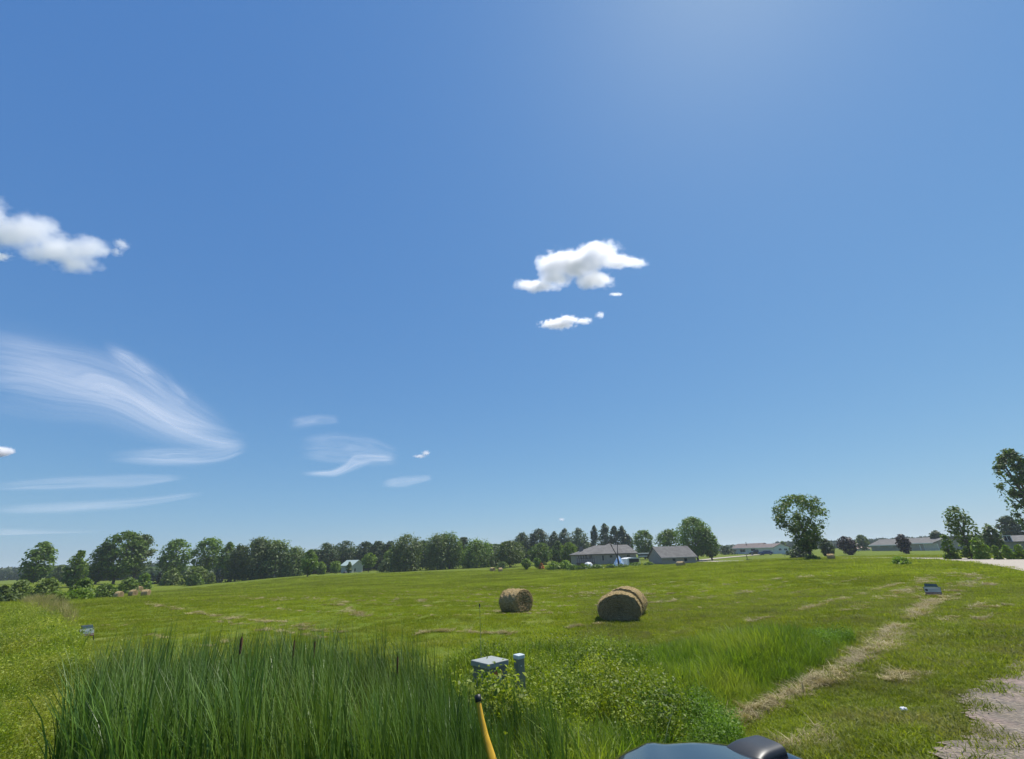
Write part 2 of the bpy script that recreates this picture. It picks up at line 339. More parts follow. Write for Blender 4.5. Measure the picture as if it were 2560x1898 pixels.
def wsamp(n, a0, a1, D0, D1, pw=1.0, seed=0, avoid=None, keep=None):
    r = np.random.RandomState(seed); az = R(1) * (a0 + (a1 - a0) * r.rand(n)); u = r.rand(n)
    e = 2 - pw
    D = (D0**e + (D1**e - D0**e) * u)**(1 / e) if abs(e) > 1e-6 else D0 * (D1 / D0)**u
    X = D * np.sin(az); Y = D * np.cos(az); k = np.ones(n, bool)
    for a in avoid or []: k &= ~inside(X, Y, a)
    if keep is not None: k &= inside(X, Y, keep)
    return X[k], Y[k]
def psamp(n, poly, seed=0, avoid=None):
    r = np.random.RandomState(seed); p = np.array(poly); X = p[:, 0].min() + np.ptp(p[:, 0]) * r.rand(n * 4); Y = p[:, 1].min() + np.ptp(p[:, 1]) * r.rand(n * 4)
    k = inside(X, Y, poly)
    for a in avoid or []: k &= ~inside(X, Y, a)
    return X[k][:n], Y[k][:n]
def polar(pts): return [(D * math.sin(R(a)), D * math.cos(R(a))) for a, D in pts]
ROADP = low + up[::-1]
CATP = polar([(-40.5,6.6),(-39.5,8.2),(-33,8.8),(-24,8.8),(-14,8.0),(-6,7.0),(-3,5.6),(-6,4.2),(-20,3.9),(-31,4.2),(-38,5.2)])
def n_at(X, Y, s=1.0, seed=0):      # cheap smooth noise for clumping
    r = np.random.RandomState(seed); v = 0
    for k in range(5):
        a = r.rand() * 6.283; f = s * (.6 + 1.6 * r.rand()); v = v + np.sin((X * math.cos(a) + Y * math.sin(a)) * f + r.rand() * 6)
    return v / 5

fp = [patch_proto(f'field_tuft_{i}', m_field, 150, .34, (.03, .085), .012, (.1, 1.0), 2, 10 + i) for i in range(5)]
X, Y = wsamp(24000, -52, 52, 9.5, 125, 1.05, 1, [GRAV, ROADP, CATP])
scatter('mown_grass', X, Y, fp, np.clip(np.hypot(X, Y) / 24, 1, 3.6), .05, 'short mown hayfield grass covering the field, yellow green', 'grass', seed=2)
vp = [patch_proto(f'verge_tuft_{i}', m_verge, 120, .22, (.025, .10), .008, (.3, 1.5), 3, 30 + i) for i in range(5)]
X, Y = wsamp(12500, 7, 56, 2.2, 30, 1.2, 3, [GRAV, ROADP]); nz = n_at(X, Y, 1.1, 5); k = nz > -9
scatter('verge_grass', X[k], Y[k], vp, 1.0 + .5 * np.clip(nz[k], -.5, 1), .1, 'rough mown verge grass between field and gravel', 'grass', seed=4)
X, Y = psamp(900, GRAV, 61); dd = n_at(X, Y, 2.2, 8); az_, D_ = pxy(X, Y); k = (dd > .22) & (az_ < R(52)) & (D_ < 16) & (Y > 2)
X_, Y_ = psamp(9000, GRAV, 62)
def edge0(X, Y, poly):
    e = np.full(len(X), 99.)
    for i in range(len(poly)):
        a, b = np.array(poly[i-1]), np.array(poly[i]); d = b - a; u = np.clip(((X-a[0])*d[0] + (Y-a[1])*d[1]) / (d @ d + 1e-9), 0, 1); e = np.minimum(e, np.hypot(X-a[0]-u*d[0], Y-a[1]-u*d[1]))
    return e
e_ = edge0(X_, Y_, GRAV); k_ = (e_ < .45 * np.random.RandomState(3).rand(len(X_)) + .12 * n_at(X_, Y_, 3, 4)) & (Y_ > 2) & (np.hypot(X_, Y_) < 18)
SW = np.concatenate([np.full(k.sum(), .55), np.full(k_.sum(), .95)]); X = np.concatenate([X[k], X_[k_]]); Y = np.concatenate([Y[k], Y_[k_]]); k = np.ones(len(X), bool)
scatter('gravel_weeds', X[k], Y[k], vp, SW, .1, 'sparse grass tufts coming up through the gravel', 'grass', seed=6)
m_stone = simple('pebble', (.42, .36, .31), .9, 0, .4, 40)
def pebble(i):
    r = np.random.RandomState(i); V = r.normal(size=(9, 3)); V /= np.linalg.norm(V, axis=1, keepdims=True); V *= np.array([.016, .012, .008]); import bmesh as _b
    bm = _b.new(); [bm.verts.new(v) for v in V]; _b.ops.convex_hull(bm, input=bm.verts); me = bpy.data.meshes.new('pebble'); bm.to_mesh(me); bm.free(); me.materials.append(m_stone); return bpy.data.objects.new('pebble', me)
X, Y = psamp(16000, GRAV, 71); az_, D_ = pxy(X, Y); k = (az_ < R(52)) & (D_ < 16) & (Y > 2)
scatter('loose_stones', X[k], Y[k], [pebble(i) for i in range(5)], np.full(k.sum(), .7), 1.5, 'small loose stones scattered over the gravel', 'stones', seed=72, dz=.02)
# tall grass beyond the verge
tp = [patch_proto(f'tall_tuft_{i}', m_tall, 30, .14, (.3, .8), .017, (.05, .8), 4, 50 + i, wind=(-1.2, 1.9)) for i in range(6)]
TALLP = gpoly([(1600,1897),(1740,1848),(1850,1792),(1960,1735),(2060,1680),(2130,1625),(2140,1590),(2060,1592),(1940,1602),(1800,1612),(1650,1630),(1480,1665),(1440,1720),(1480,1850)])
X, Y = psamp(4200, TALLP, 7); sc_ = .72 + .35 * n_at(X, Y, .9, 3)
def edge(X, Y, poly):
    e = np.full(len(X), 99.)
    for i in range(len(poly)):
        a, b = np.array(poly[i-1]), np.array(poly[i]); d = b - a; u = np.clip(((X-a[0])*d[0] + (Y-a[1])*d[1]) / (d @ d + 1e-9), 0, 1); e = np.minimum(e, np.hypot(X-a[0]-u*d[0], Y-a[1]-u*d[1]))
    return e
sc_ = sc_ * np.clip(.35 + edge(X, Y, TALLP) * .7, .3, 1.05)
scatter('tall_grass', X, Y, tp, np.clip(sc_ * .85, .22, .95), .1, 'tall lush green grass beside the field edge', 'grass', seed=8)
# broad-leaved weeds
forb = [patch_proto(f'forb_{i}', m_forb, 46, .17, (.3, .85), .007, (.05, .55), 3, 70 + i, leaf=(200, .025, .06)) for i in range(6)]
FORBP = polar([(-14,7.6),(-13,9.8),(-6,10.8),(4,11.6),(12,11.6),(17,9),(16,6.6),(10,5.4),(4,4.3),(-4,4.3),(-6,6.0)])
BOXP = polar([(-5.6,8.2),(-.2,8.4),(.6,7.7),(-3.0,7.25),(-5.6,7.6)])
X, Y = psamp(1050, FORBP, 9, [BOXP]); z = .70 + .45 * n_at(X, Y, 1.9, 6)
z = np.where((np.hypot(X + .4, Y - 6.6) < .9), z * .9, z)
scatter('weeds', X, Y, forb, np.clip(z, .45, 1.25), .16, 'tangle of yellow green leafy weeds in the ditch', 'weeds', seed=10)
X2, Y2 = psamp(190, polar([(-7,7.0),(-7,7.9),(-5.5,7.75),(-2.8,7.35),(-.4,7.6),(.9,7.85),(2.5,7.9),(2.5,7.0),(-3,6.8)]), 44)
scatter('cabinet_weeds', X2, Y2, forb, np.where(np.arctan2(X2, Y2) > R(-1.8), .72, 1.22), .12, 'yellow leafy weeds crowding in front of the utility cabinet', 'weeds', seed=45)
X3, Y3 = psamp(2000, FORBP, 46, [BOXP]); scatter('ditch_grass', X3, Y3, tp, np.clip(.8 + .35 * n_at(X3, Y3, 1.5, 21), .4, 1.1), .12, 'tall green grass blades growing up through the leafy weeds', 'grass', seed=47)
X3, Y3 = psamp(900, polar([(-3,3.4),(0,4.6),(8,5.6),(16,6.8),(22,6.4),(24,4.4),(12,3.0)]), 48); scatter('near_grass', X3, Y3, tp, np.clip(.42 + .25 * n_at(X3, Y3, 1.5, 22), .2, .62), .12, 'knee high fresh grass in front of the black car', 'grass', seed=49)
dk = [patch_proto(f'dark_forb_{i}', m_dkforb, 40, .15, (.2, .65), .007, (.05, .6), 3, 90 + i, leaf=(210, .022, .055)) for i in range(4)]
DKP = polar([(13,6.2),(15,8.2),(19,8.6),(22,7.0),(21,6.2),(17,5.9)])
X, Y = psamp(300, DKP, 11); scatter('leafy_weeds', X, Y, dk, np.clip(.6 + .3 * n_at(X, Y, 2, 31), .3, .95), .15, 'dark green leafy weeds in front of the tall grass', 'weeds', seed=12)
X, Y = psamp(60, gpoly([(1980,1640),(2080,1600),(2140,1610),(2060,1660)]), 14); scatter('verge_weeds', X, Y, dk, np.full(len(X), .5), .15, 'dark leafy weeds at the right end of the tall grass', 'weeds', seed=15)
X, Y = psamp(170, polar([(-40,5.2),(-38,6.8),(-34,6),(-33,4.6),(-37,4.2)]), 16); scatter('ditch_weeds', X, Y, dk, np.full(len(X), 1.1), .15, 'dark leafy weeds in front of the cattails at lower left', 'weeds', seed=17)
# left meadow
mp_ = [patch_proto(f'meadow_tuft_{i}', m_mead, 60, .2, (.15, .5), .009, (.1, .9), 3, 110 + i, leaf=(110, .018, .06)) for i in range(6)]
DRYP = gpoly([(40,1508),(110,1500),(190,1545),(262,1618),(205,1622),(130,1570),(70,1530)]); SIGNP = gpoly([(185,1575),(255,1572),(290,1690),(170,1700)])
LEFTP = gpoly([(0,1520),(60,1508),(120,1540),(200,1600),(260,1640)]) + polar([(-36,8.6),(-40,8.0),(-38,5.0),(-33,3.9),(-45,3.0),(-60,4),(-58,30)])
X, Y = wsamp(9000, -54, -30, 3.2, 42, 1.25, 18, [CATP, SIGNP, DRYP], LEFTP); scatter('meadow', X, Y, mp_, np.clip(.8 + .4 * n_at(X, Y, .8, 4), .4, 1.2) * np.clip(np.hypot(X, Y) / 14, 1, 1.5), .15, 'unmown yellow green weedy meadow at the left edge', 'grass', seed=19)
dp = [patch_proto(f'dry_tuft_{i}', m_dry, 55, .17, (.35, .8), .007, (.1, .6), 3, 130 + i, wind=(-1.4, .9)) for i in range(4)]
DRYP = gpoly([(40,1508),(110,1500),(190,1545),(262,1618),(205,1622),(130,1570),(70,1530)])
X, Y = psamp(1300, DRYP, 20, [SIGNP]); scatter('dry_grass', X, Y, dp, np.clip(.95 + .3 * n_at(X, Y, 1, 3), .6, 1.3), .12, 'strip of tall dry tan grass along the left field edge', 'grass', seed=21)
X, Y = wsamp(1500, -34, 16, 8.6, 13.0, 0.5, 22, [CATP, BOXP]); k = n_at(X, Y, 1.2, 12) > .05
scatter('ditch_edge_grass', X[k], Y[k], mp_, np.full(k.sum(), .55), .15, 'longer grass where the mown field meets the ditch', 'grass', seed=23)
# cattails
cp = [patch_proto(f'cattail_clump_{i}', m_cat, 18, .10, (1.45, 1.9), .0175, (.0, .26), 8, 150 + i, wind=(-1.45, .9), curl=4.2) for i in range(8)]
X, Y = psamp(1350, CATP, 24); az_, D_ = pxy(X, Y); s_ = np.interp(az_, [R(-41), R(-36), R(-22), R(-12), R(-4)], [.80, .92, .98, .86, .68]) + .07 * n_at(X, Y, 1.4, 9)
scatter('cattail_stand', X, Y, cp, s_, .05, 'dense stand of tall dark green cattail leaves filling the ditch', 'cattails', rz=0.0, seed=25)
X, Y = psamp(130, polar([(-9,5),(-7,7.6),(0,7.4),(4,6.3),(4,4.4),(-4,4.2)]), 26); scatter('scattered_cattails', X, Y, cp, np.full(len(X), .58), .06, 'thin scattered cattail leaves among the yellow green weeds', 'cattails', rz=0.0, seed=27)
m_stalk = simple('cattail_stalk', (.09, .13, .03), .6); m_head = simple('cattail_head', (.10, .045, .02), .9)
for px, py, D, lab in [(606,1582,6.6,'brown cattail head standing highest near the middle of the stand'), (737,1590,6.4,'slim dark cattail spike above the right half of the stand'),
                  (788,1593,6.3,'leaning dark cattail spike at the right end of the stand'), (994,1630,6.0,'short cattail spike among the yellow weeds right of the stand')]:
    b = at(px, py, D); gz = Gf(b[0] + .05, b[1]); t_ = thing('cattail', lab, 'cattail', (b[0] + .05, b[1], gz), 0, 'cattail seed heads'); h = b[2] - gz
    MB().tube([(0, 0, 0), (-.01, 0, h * .5), (-.05, 0, h)], [.006, .005, .003], 6).build('stalk', m_stalk, t_, True)
    k = .015 if px == 606 else .010
    MB().tube([(-.035, 0, h - .22), (-.038, 0, h - .2), (-.045, 0, h - .06), (-.047, 0, h - .04)], [.004, k, k, .004], 8).build('seed_head', m_head, t_, True)
# cut hay left in rows
hp = [patch_proto(f'hay_wisp_{i}', m_hay, 110, .15, (.03, .10), .007, (1.2, 3.4), 3, 170 + i) for i in range(5)]
def rows(lines):
    r = np.random.RandomState(5); X = []; Y = []; S = []
    for pts, wid, dens, scl in lines:
        q = np.array(pts[1]) if pts[0] == 'w' else np.array([gnd(*p)[:2] for p in pts]); s = np.concatenate([[0], np.cumsum(np.linalg.norm(np.diff(q, axis=0), axis=1))])
        n = int(s[-1] * dens) + 1; u = np.sort(r.rand(n)) * s[-1]; g = np.sin(u * 1.9 + r.rand() * 6) + np.sin(u * .7 + r.rand() * 6); u = u[g > (-1.2 if (dens > 20 or dens < 4) else -.6)]; n = len(u)
        X += list(np.interp(u, s, q[:, 0]) + r.normal(size=n) * wid); Y += list(np.interp(u, s, q[:, 1]) + r.normal(size=n) * wid); S += [scl] * n
    return np.array(X), np.array(Y), np.array(S)
_q0 = [gnd(*p)[:2] for p in [(215,1497),(360,1512),(560,1548),(760,1574),(1000,1586),(1200,1587),(1430,1574),(1600,1562),(1865,1545),(2050,1508),(2230,1465),(2330,1442)]]
_c0 = np.array([2.0, 62.0]); _rings = []
for _kk in range(1, 9):
    _rings.append((('w', [tuple(_c0 + (q - _c0) * (1 - .085 * _kk) + .4 * np.array([math.sin(i * 1.3 + _kk), math.cos(i + _kk)])) for i, q in enumerate(_q0)]), .07 + .03 * _kk, 3.6, .50 + .07 * _kk))
X, Y, S = rows(_rings + [([(1560,1880),(1700,1862),(1800,1835),(1880,1800),(1960,1755),(2010,1735),(2110,1690),(2170,1650),(2215,1620),(2250,1575),(2290,1545),(2335,1505)], .09, 24, .95),
  ([(2335,1505),(2400,1480),(2440,1462),(2420,1440),(2340,1428)], .35, 4, 1.3),
  ([(1975,1888),(2030,1862),(2070,1848)], .12, 24, .8), ([(2220,1702),(2270,1692)], .1, 24, .8), ([(2290,1640),(2360,1628)], .1, 16, .8), ([(2395,1560),(2440,1535),(2460,1515)], .25, 6, 1.1),
  ([(1865,1558),(1960,1540),(2050,1515),(2130,1494),(2230,1466),(2330,1446)], .10, 9, .8), ([(2110,1532),(2200,1505),(2290,1470),(2330,1440)], .25, 5, 1.0),
  ([(1040,1588),(1100,1581),(1200,1586),(1320,1586),(1430,1572),(1510,1562)], .10, 9, .85), ([(690,1572),(800,1580),(880,1586)], .08, 6, .7),
  ([(360,1508),(450,1528),(560,1545),(700,1562),(760,1572)], .16, 4, 1.1), ([(840,1510),(880,1530),(930,1556)], .2, 4, 1.1),
  ([(560,1492),(700,1500),(900,1506),(1100,1504)], .5, 1.6, 1.6), ([(1230,1532),(1360,1528)], .1, 10, .8), ([(1400,1485),(1650,1487),(1780,1478)], .2, 3, 1.4),
  ([(1640,1510),(1740,1498),(1880,1482),(1960,1470)], .3, 2, 1.4), ([(1850,1455),(2000,1446),(2100,1440)], .3, 2, 1.6), ([(100,1560),(260,1560),(420,1600),(560,1610)], .3, .8, .9),
  ([(540,1555),(680,1580),(820,1600)], .12, 4, .7), ([(1700,1890),(1760,1850)], .1, 30, .8)])
k = inside(X, Y, CATP); scatter('cut_hay', X[~k], Y[~k], hp, S[~k], .15, 'wispy rows of pale cut hay left lying on the mown grass', 'hay', seed=28, dz=.03)

# ================================================================ TREES
FM = {'dark': foliage('oak_leaf', (.024, .05, .013), (.068, .11, .025), .3, .08), 'mid': foliage('maple_leaf', (.06, .118, .014), (.16, .235, .03), .42, .08),
 'bright': foliage('young_leaf', (.085, .16, .014), (.20, .28, .022), .4, .1), 'grey': foliage('willow_leaf', (.072, .112, .036), (.17, .22, .075), .42, .08),
 'poplar': foliage('poplar_leaf', (.045, .075, .036), (.12, .155, .08), .35, .08), 'maroon': foliage('maroon_leaf', (.014, .008, .010), (.040, .016, .020), .15, .1),
 'blue': foliage('spruce_needle', (.018, .036, .030), (.050, .08, .068), .1, .2), 'olive': foliage('olive_leaf', (.075, .12, .020), (.18, .23, .045), .35, .1),
 'orange': foliage('orange_leaf', (.35, .10, .02), (.55, .22, .03), .2, .3)}
m_bark = simple('bark', (.09, .07, .055), .9, 0, .3, 4); m_pbark = simple('pale_bark', (.28, .25, .22), .9, 0, .25, 4)
PROF = {'round': lambda t: np.sqrt(np.clip(1 - (2*t - 1)**2, 0, 1)) * .97 + .03, 'oval': lambda t: np.clip(np.sin(np.pi * np.clip(t, .02, .98)**.8), 0, 1)**.7,
 'vase': lambda t: np.interp(t, [0, .15, .4, .7, .88, 1], [.26, .50, .86, 1.0, .85, .45]), 'cone': lambda t: 1.0 - .93 * t, 'poplar': lambda t: np.interp(t, [0, .2, .6, .85, 1], [.6, .9, 1, .7, .15]),
 'dome': lambda t: np.sqrt(np.clip(1 - t**2, 0, 1)) * .95 + .05, 'airy': lambda t: np.interp(t, [0, .3, .65, .88, 1], [.85, 1, .95, .72, .22])}
WK = {'airy': 1.45, 'round': 1.16, 'poplar': 1.4, 'vase': 1.05, 'dome': 1.15, 'oval': 1.2, 'cone': 1.15}
def tree(label, col, shape, cx, top, bot, wpx, D, cb=.15, name=None, cat=None, group=None, dens=1.0, lobes=None, leafk=1.0, bark=None, seed=None, lobe=1.0, multi=False):
    wpx *= WK.get(shape, 1.1)
    if cx < 800: D *= 1 + .38 * (800 - cx) / 700
    sd_ = seed if seed is not None else int(cx * 7 + top); r = np.random.RandomState(sd_ % 100000)
    mid = at(cx, (top + bot) / 2, D); x, y = mid[0], mid[1]; z = Gf(x, y)
    H = max(.8, at(cx, top, D)[2] - z); W_ = np.linalg.norm(at(cx + wpx/2, (top+bot)/2, D)[:2] - at(cx - wpx/2, (top+bot)/2, D)[:2]); rad_ = W_ / 2
    bush = shape == 'dome' and cb <= .05
    name = name or ('bush' if bush else 'tree'); T = thing(name, label, cat or name.split('_')[-1], (x, y, z - .05), 0, group)
    leaf = max(.05, D * .0019) * leafk; nl = int((lobes or 38) * 1.7) if shape != 'cone' else 60
    t_ = r.rand(nl); t_[0] = .97; t_[1] = .93; pr = PROF[shape]; a = r.rand(nl) * 6.283; ls = (.29 if nl < 80 else .25) * lobe * (.7 + .6 * r.rand(nl)) * (.6 + .4 * pr(t_))
    if shape == 'poplar': ls *= .85
    rr_ = np.clip(pr(t_) - ls * .7, .0, 1) * rad_ * np.sqrt(.12 + .88 * r.rand(nl)); ch = H * (1 - cb)
    LC = np.stack([rr_ * np.cos(a), rr_ * np.sin(a), H * cb + ch * np.clip(t_, 0, .985) * .94], -1); LS = ls * rad_
    LSz = LS * (.8 if shape not in ('poplar', 'cone', 'airy') else (1.6 if shape != 'cone' else .5)); LC[:, 2] = np.minimum(LC[:, 2], H - LSz * .85)
    if cb <= .05: LC[:, 2] = np.maximum(LC[:, 2], LSz * .4)
    n = int(np.clip(dens * 5.5 * (W_ * ch) / (leaf**2 * 1.3), 300, 20000)); wgt = LS**2; wgt /= wgt.sum(); li = r.choice(nl, n, p=wgt)
    d = r.normal(size=(n, 3)); d /= np.linalg.norm(d, axis=1, keepdims=True); q = (.35 + .85 * r.rand(n)**.8)[:, None]
    off = d * q * np.stack([LS[li], LS[li], LSz[li]], -1); ctr = LC[li]; P = ctr + off
    nf = n // 4; tf = r.rand(nf); af = r.rand(nf) * 6.283; rf_ = (pr(tf) if shape != 'cone' else pr(tf)) * rad_ * np.sqrt(r.rand(nf)) * .98
    P[:nf] = np.stack([rf_ * np.cos(af), rf_ * np.sin(af), H * cb + ch * tf * .97], -1); d[:nf] = P[:nf] * [1 / (rad_ + .01), 1 / (rad_ + .01), 0] + [0, 0, .4]
    if shape == 'cone': P[:, 2] -= .35 * np.hypot(off[:, 0], off[:, 1])
    P[:, 2] = np.maximum(P[:, 2], .05); Nn = d + r.normal(size=(n, 3)) * .45 + np.array([0, 0, .35])
    V, Fc = quads(P, Nn, leaf * (.5 + r.rand(n)), .6, r); tl = r.rand(nl); tint = np.clip(.5 * tl[li] + .5 * r.rand(n), 0, 1)
    link('crown' if not bush else 'leaves', mesh('crown', V, Fc, FM[col], tint=np.repeat(tint, 4)), T)
    b = MB(); tr = max(.05, H * .022 if not bush else H * .015); n_st = 3 if (bush or multi) else 1
    for k_ in range(n_st):
        o1 = np.array([r.normal() * rad_ * .12, r.normal() * rad_ * .12, 0]) * (n_st > 1); topz = H * (.72 if not bush else .5)
        b.tube([tuple(o1 * .4), tuple(o1 * .7 + [r.normal() * .01 * H, 0, topz * .4]), tuple(o1 + [r.normal() * .02 * H, r.normal() * .02 * H, topz])], [tr * 1.25, tr * .8, tr * .25], 7)
    for i in r.choice(nl, min(nl, 12 if not bush else 6), replace=False):
        s0 = min(.62, max(.12, (LC[i, 2] / H) * .55)); p0 = np.array([0, 0, H * s0]); p1 = LC[i]; m_ = p0 * .5 + p1 * .5 + [0, 0, -.04 * H * r.rand()]
        b.tube([tuple(p0), tuple(m_), tuple(p1)], [tr * .45, tr * .3, tr * .1], 5, False)
    b.build('trunk' if not bush else 'stems', bark or m_bark, T, True)
    return T

GL = 'trees along the left end of the field'; GM = 'trees along the far edge of the field'; GH = 'trees around the grey house'; GR = 'trees beyond the road'; GB = 'bushes at the left field edge'
tree('isolated dark green tree with rounded crown, leftmost of the tall trees', 'mid', 'round', 97, 1352, 1450, 84, 120, .05, group=GL)
tree('light green tree between the leftmost tree and the biggest clump', 'bright', 'oval', 193, 1374, 1450, 60, 108, .05, group=GL, dens=.9)
tree('small bluish tree low behind the leftmost tree and light green tree', 'grey', 'round', 148, 1412, 1450, 45, 170, .1, group=GL)
tree('dark tree forming the lower left shoulder of the biggest clump', 'mid', 'round', 254, 1354, 1458, 70, 128, .08, group=GL)
tree('tallest tree of the left end with broad dark crown', 'mid', 'round', 302, 1325, 1458, 118, 130, .12, group=GL, lobes=40, lobe=.85)
tree('silvery green tree at the right side of the biggest clump', 'grey', 'round', 348, 1334, 1458, 72, 134, .2, group=GL, dens=.8)
tree('round green tree standing alone right of the biggest clump', 'mid', 'round', 438, 1346, 1448, 82, 150, .2, group=GL, dens=.85)
tree('airy green tree with sky showing under its crown', 'mid', 'round', 518, 1343, 1446, 78, 152, .25, group=GL, dens=.85)
tree('narrower tree touching the right side of the airy green tree', 'mid', 'oval', 566, 1352, 1446, 48, 150, .15, group=GL, dens=.9)
for q in [('grey green tree at the left end of the feathery grove', 'grey', 'airy', 596, 1362, 1448, 50, 138), ('tallest feathery grey green tree of the grove', 'grey', 'airy', 645, 1346, 1448, 72, 138),
          ('feathery grey green tree in the middle of the grove', 'grey', 'airy', 690, 1352, 1446, 66, 140), ('low feathery tree at the right end of the grove', 'grey', 'airy', 735, 1368, 1444, 50, 142)]:
    tree(*q, cb=.02, group=GM, bark=m_pbark, multi=True, lobes=34)
tree('small dark green tree with thin trunk in front of the field edge trees', 'mid', 'oval', 773, 1372, 1442, 44, 128, .12, group=GM)
tree('dark oak left of the oaks above the shed', 'dark', 'round', 815, 1356, 1430, 62, 190, .1, group=GM)
tree('broad dark oak rising above the pale shed', 'dark', 'round', 862, 1350, 1430, 66, 196, .1, group=GM, lobes=34)
tree('dark oak just right of the shed roof', 'dark', 'round', 912, 1354, 1428, 52, 192, .1, group=GM)
tree('dark oak with narrow crown, second right of the shed', 'dark', 'round', 944, 1351, 1426, 44, 190, .1, group=GM)
tree('dark oak at the right end of the oaks', 'dark', 'round', 975, 1352, 1424, 46, 190, .1, group=GM)
tree('bright yellow green sapling hugging the left side of the shed', 'bright', 'round', 839, 1402, 1432, 27, 160, .1, group=GM, name='sapling')
tree('small bright sapling left of the sapling at the shed', 'bright', 'poplar', 803, 1404, 1434, 20, 155, .05, group=GM, name='sapling')
tree('bright yellow green tree overlapping the right end of the shed', 'bright', 'round', 923, 1382, 1430, 36, 152, .25, group=GM)
tree('thin young tree standing in front of the shed', 'grey', 'oval', 873, 1404, 1432, 14, 150, .1, group=GM, name='sapling', dens=.5)
tree('yellow green tree low in front of the oaks', 'bright', 'round', 977, 1372, 1426, 40, 158, .05, group=GM)
tree('grey green bushy tree beside the yellow green tree', 'grey', 'dome', 968, 1396, 1430, 44, 148, .06, group=GM)
tree('tall pointed grey green tree, left of the two tallest in the centre left', 'grey', 'airy', 1016, 1336, 1428, 62, 142, .02, group=GM, lobes=34, multi=True)
tree('dark tree wedged behind the two pointed trees', 'dark', 'round', 1058, 1350, 1426, 46, 165, .1, group=GM)
tree('pointed pale green tree with thin top', 'grey', 'airy', 1094, 1336, 1424, 56, 146, .02, group=GM, lobes=34)
tree('mixed green tree with spindly top beside the pointed pale tree', 'mid', 'airy', 1124, 1332, 1422, 50, 148, .05, group=GM, lobes=34)
tree('round dark tree rising behind the spindly topped tree', 'dark', 'round', 1158, 1342, 1418, 44, 175, .1, group=GM)
tree('broad cone shaped dark tree left of the two small bales', 'mid', 'airy', 1192, 1350, 1418, 66, 150, .02, group=GM, lobes=34)
tree('small round tree in the dip of the treeline above the two small bales', 'dark', 'round', 1228, 1360, 1412, 42, 190, .05, group=GM)
tree('light green low bush under the dip of the treeline', 'olive', 'dome', 1234, 1386, 1416, 34, 150, .0, group=GM)
tree('broad spreading maple with yellowish top and dark trunk', 'olive', 'round', 1274, 1352, 1420, 78, 140, .15, group=GM, lobes=36, lobe=.85)
tree('small bushy tree just right of the two small bales', 'grey', 'dome', 1257, 1404, 1420, 26, 132, .05, group=GM)
tree('grey green poplar, leftmost of the poplars', 'poplar', 'poplar', 1306, 1331, 1405, 40, 190, .1, group=GM)
tree('tall poplar with split top, second of the poplars', 'poplar', 'poplar', 1350, 1321, 1405, 42, 190, .1, group=GM)
tree('slim poplar, third of the poplars', 'poplar', 'poplar', 1387, 1328, 1405, 26, 188, .1, group=GM)
tree('poplar left of the pale barked poplar', 'poplar', 'poplar', 1414, 1321, 1405, 32, 186, .1, group=GM, dens=.9)
tree('wide poplar with pale bark beside the grey roof', 'poplar', 'poplar', 1450, 1320, 1400, 42, 182, .1, group=GM, bark=m_pbark, dens=.75)
tree('round green tree in front of the poplars', 'mid', 'round', 1350, 1358, 1410, 60, 145, .05, group=GM)
tree('dark green tree left of the grey house', 'mid', 'oval', 1396, 1352, 1408, 40, 150, .05, group=GM)
tree('bright green tree touching the left end of the grey house', 'bright', 'round', 1424, 1355, 1407, 40, 142, .05, group=GH)
tree('small light tree beside the orange bush', 'bright', 'round', 1316, 1396, 1421, 26, 118, .15, group=GM, name='small_tree', cat='tree')
tree('slim small tree left of the orange bush', 'mid', 'round', 1343, 1394, 1422, 18, 116, .2, group=GM, name='small_tree', cat='tree')
tree('small bright orange bush at the garden edge', 'orange', 'dome', 1353, 1408, 1419, 13, 116, .0)
for q in [('first narrow poplar behind the left of the grey roof', 1488, 1312, 20), ('tallest narrow poplar behind the grey roof', 1514, 1307, 27), ('narrow poplar right of the roof peak', 1538, 1313, 24), ('rightmost tall narrow poplar behind the grey roof', 1557, 1312, 22), ('short poplar sloping down right of the tall ones', 1571, 1334, 22)]:
    tree(q[0], 'poplar', 'poplar', q[1], q[2], 1385, q[3], 185, .1, group=GH, dens=.9)
tree('round green tree between the grey house and the garage', 'mid', 'round', 1608, 1324, 1392, 52, 165, .15, group=GH, dens=.9)
tree('wide green tree behind the garage roof', 'mid', 'round', 1674, 1323, 1392, 68, 160, .1, group=GH, dens=.9)
tree('largest dark green tree by the right end of the garage', 'mid', 'round', 1736, 1292, 1404, 88, 138, .12, group=GH, lobes=40, lobe=.85)
tree('smaller green tree joined to the right of the largest tree', 'mid', 'oval', 1773, 1320, 1402, 44, 136, .12, group=GH)
LONE = tree('lone spreading tree in the field in front of the white house', 'mid', 'vase', 2007, 1231, 1400, 150, 85, .16, lobes=74, lobe=.62, dens=.62, name='lone_tree')
tree('scrubby shrub growing round the trunk of the lone tree', 'mid', 'dome', 2033, 1397, 1413, 44, 83, 0)
tree('dark conifer behind the lower left of the lone tree', 'dark', 'dome', 1998, 1362, 1392, 60, 120, .05, group=GR)
tree('dark bushy tree right of the lone tree trunk', 'dark', 'round', 2066, 1346, 1390, 36, 125, .1, group=GR)
tree('small dark spruce at the right end of the white house', 'blue', 'cone', 1969, 1378, 1390, 9, 170, 0, name='spruce', cat='spruce')
tree('low dark tree left of the white house', 'dark', 'dome', 1815, 1366, 1388, 42, 215, .05, group=GR)
tree('faint tree peeking over the roof of the white house', 'grey', 'round', 1959, 1353, 1380, 16, 240, .2, group=GR)
tree('round maroon leaved tree left of the tan roof', 'maroon', 'round', 2118, 1340, 1384, 50, 150, .08, group=GR)
tree('green tree behind the maroon tree and tan roof', 'grey', 'round', 2156, 1337, 1378, 36, 215, .1, group=GR)
tree('round maroon tree in front of the long grey green house', 'maroon', 'round', 2257, 1334, 1378, 36, 150, .05, group=GR)
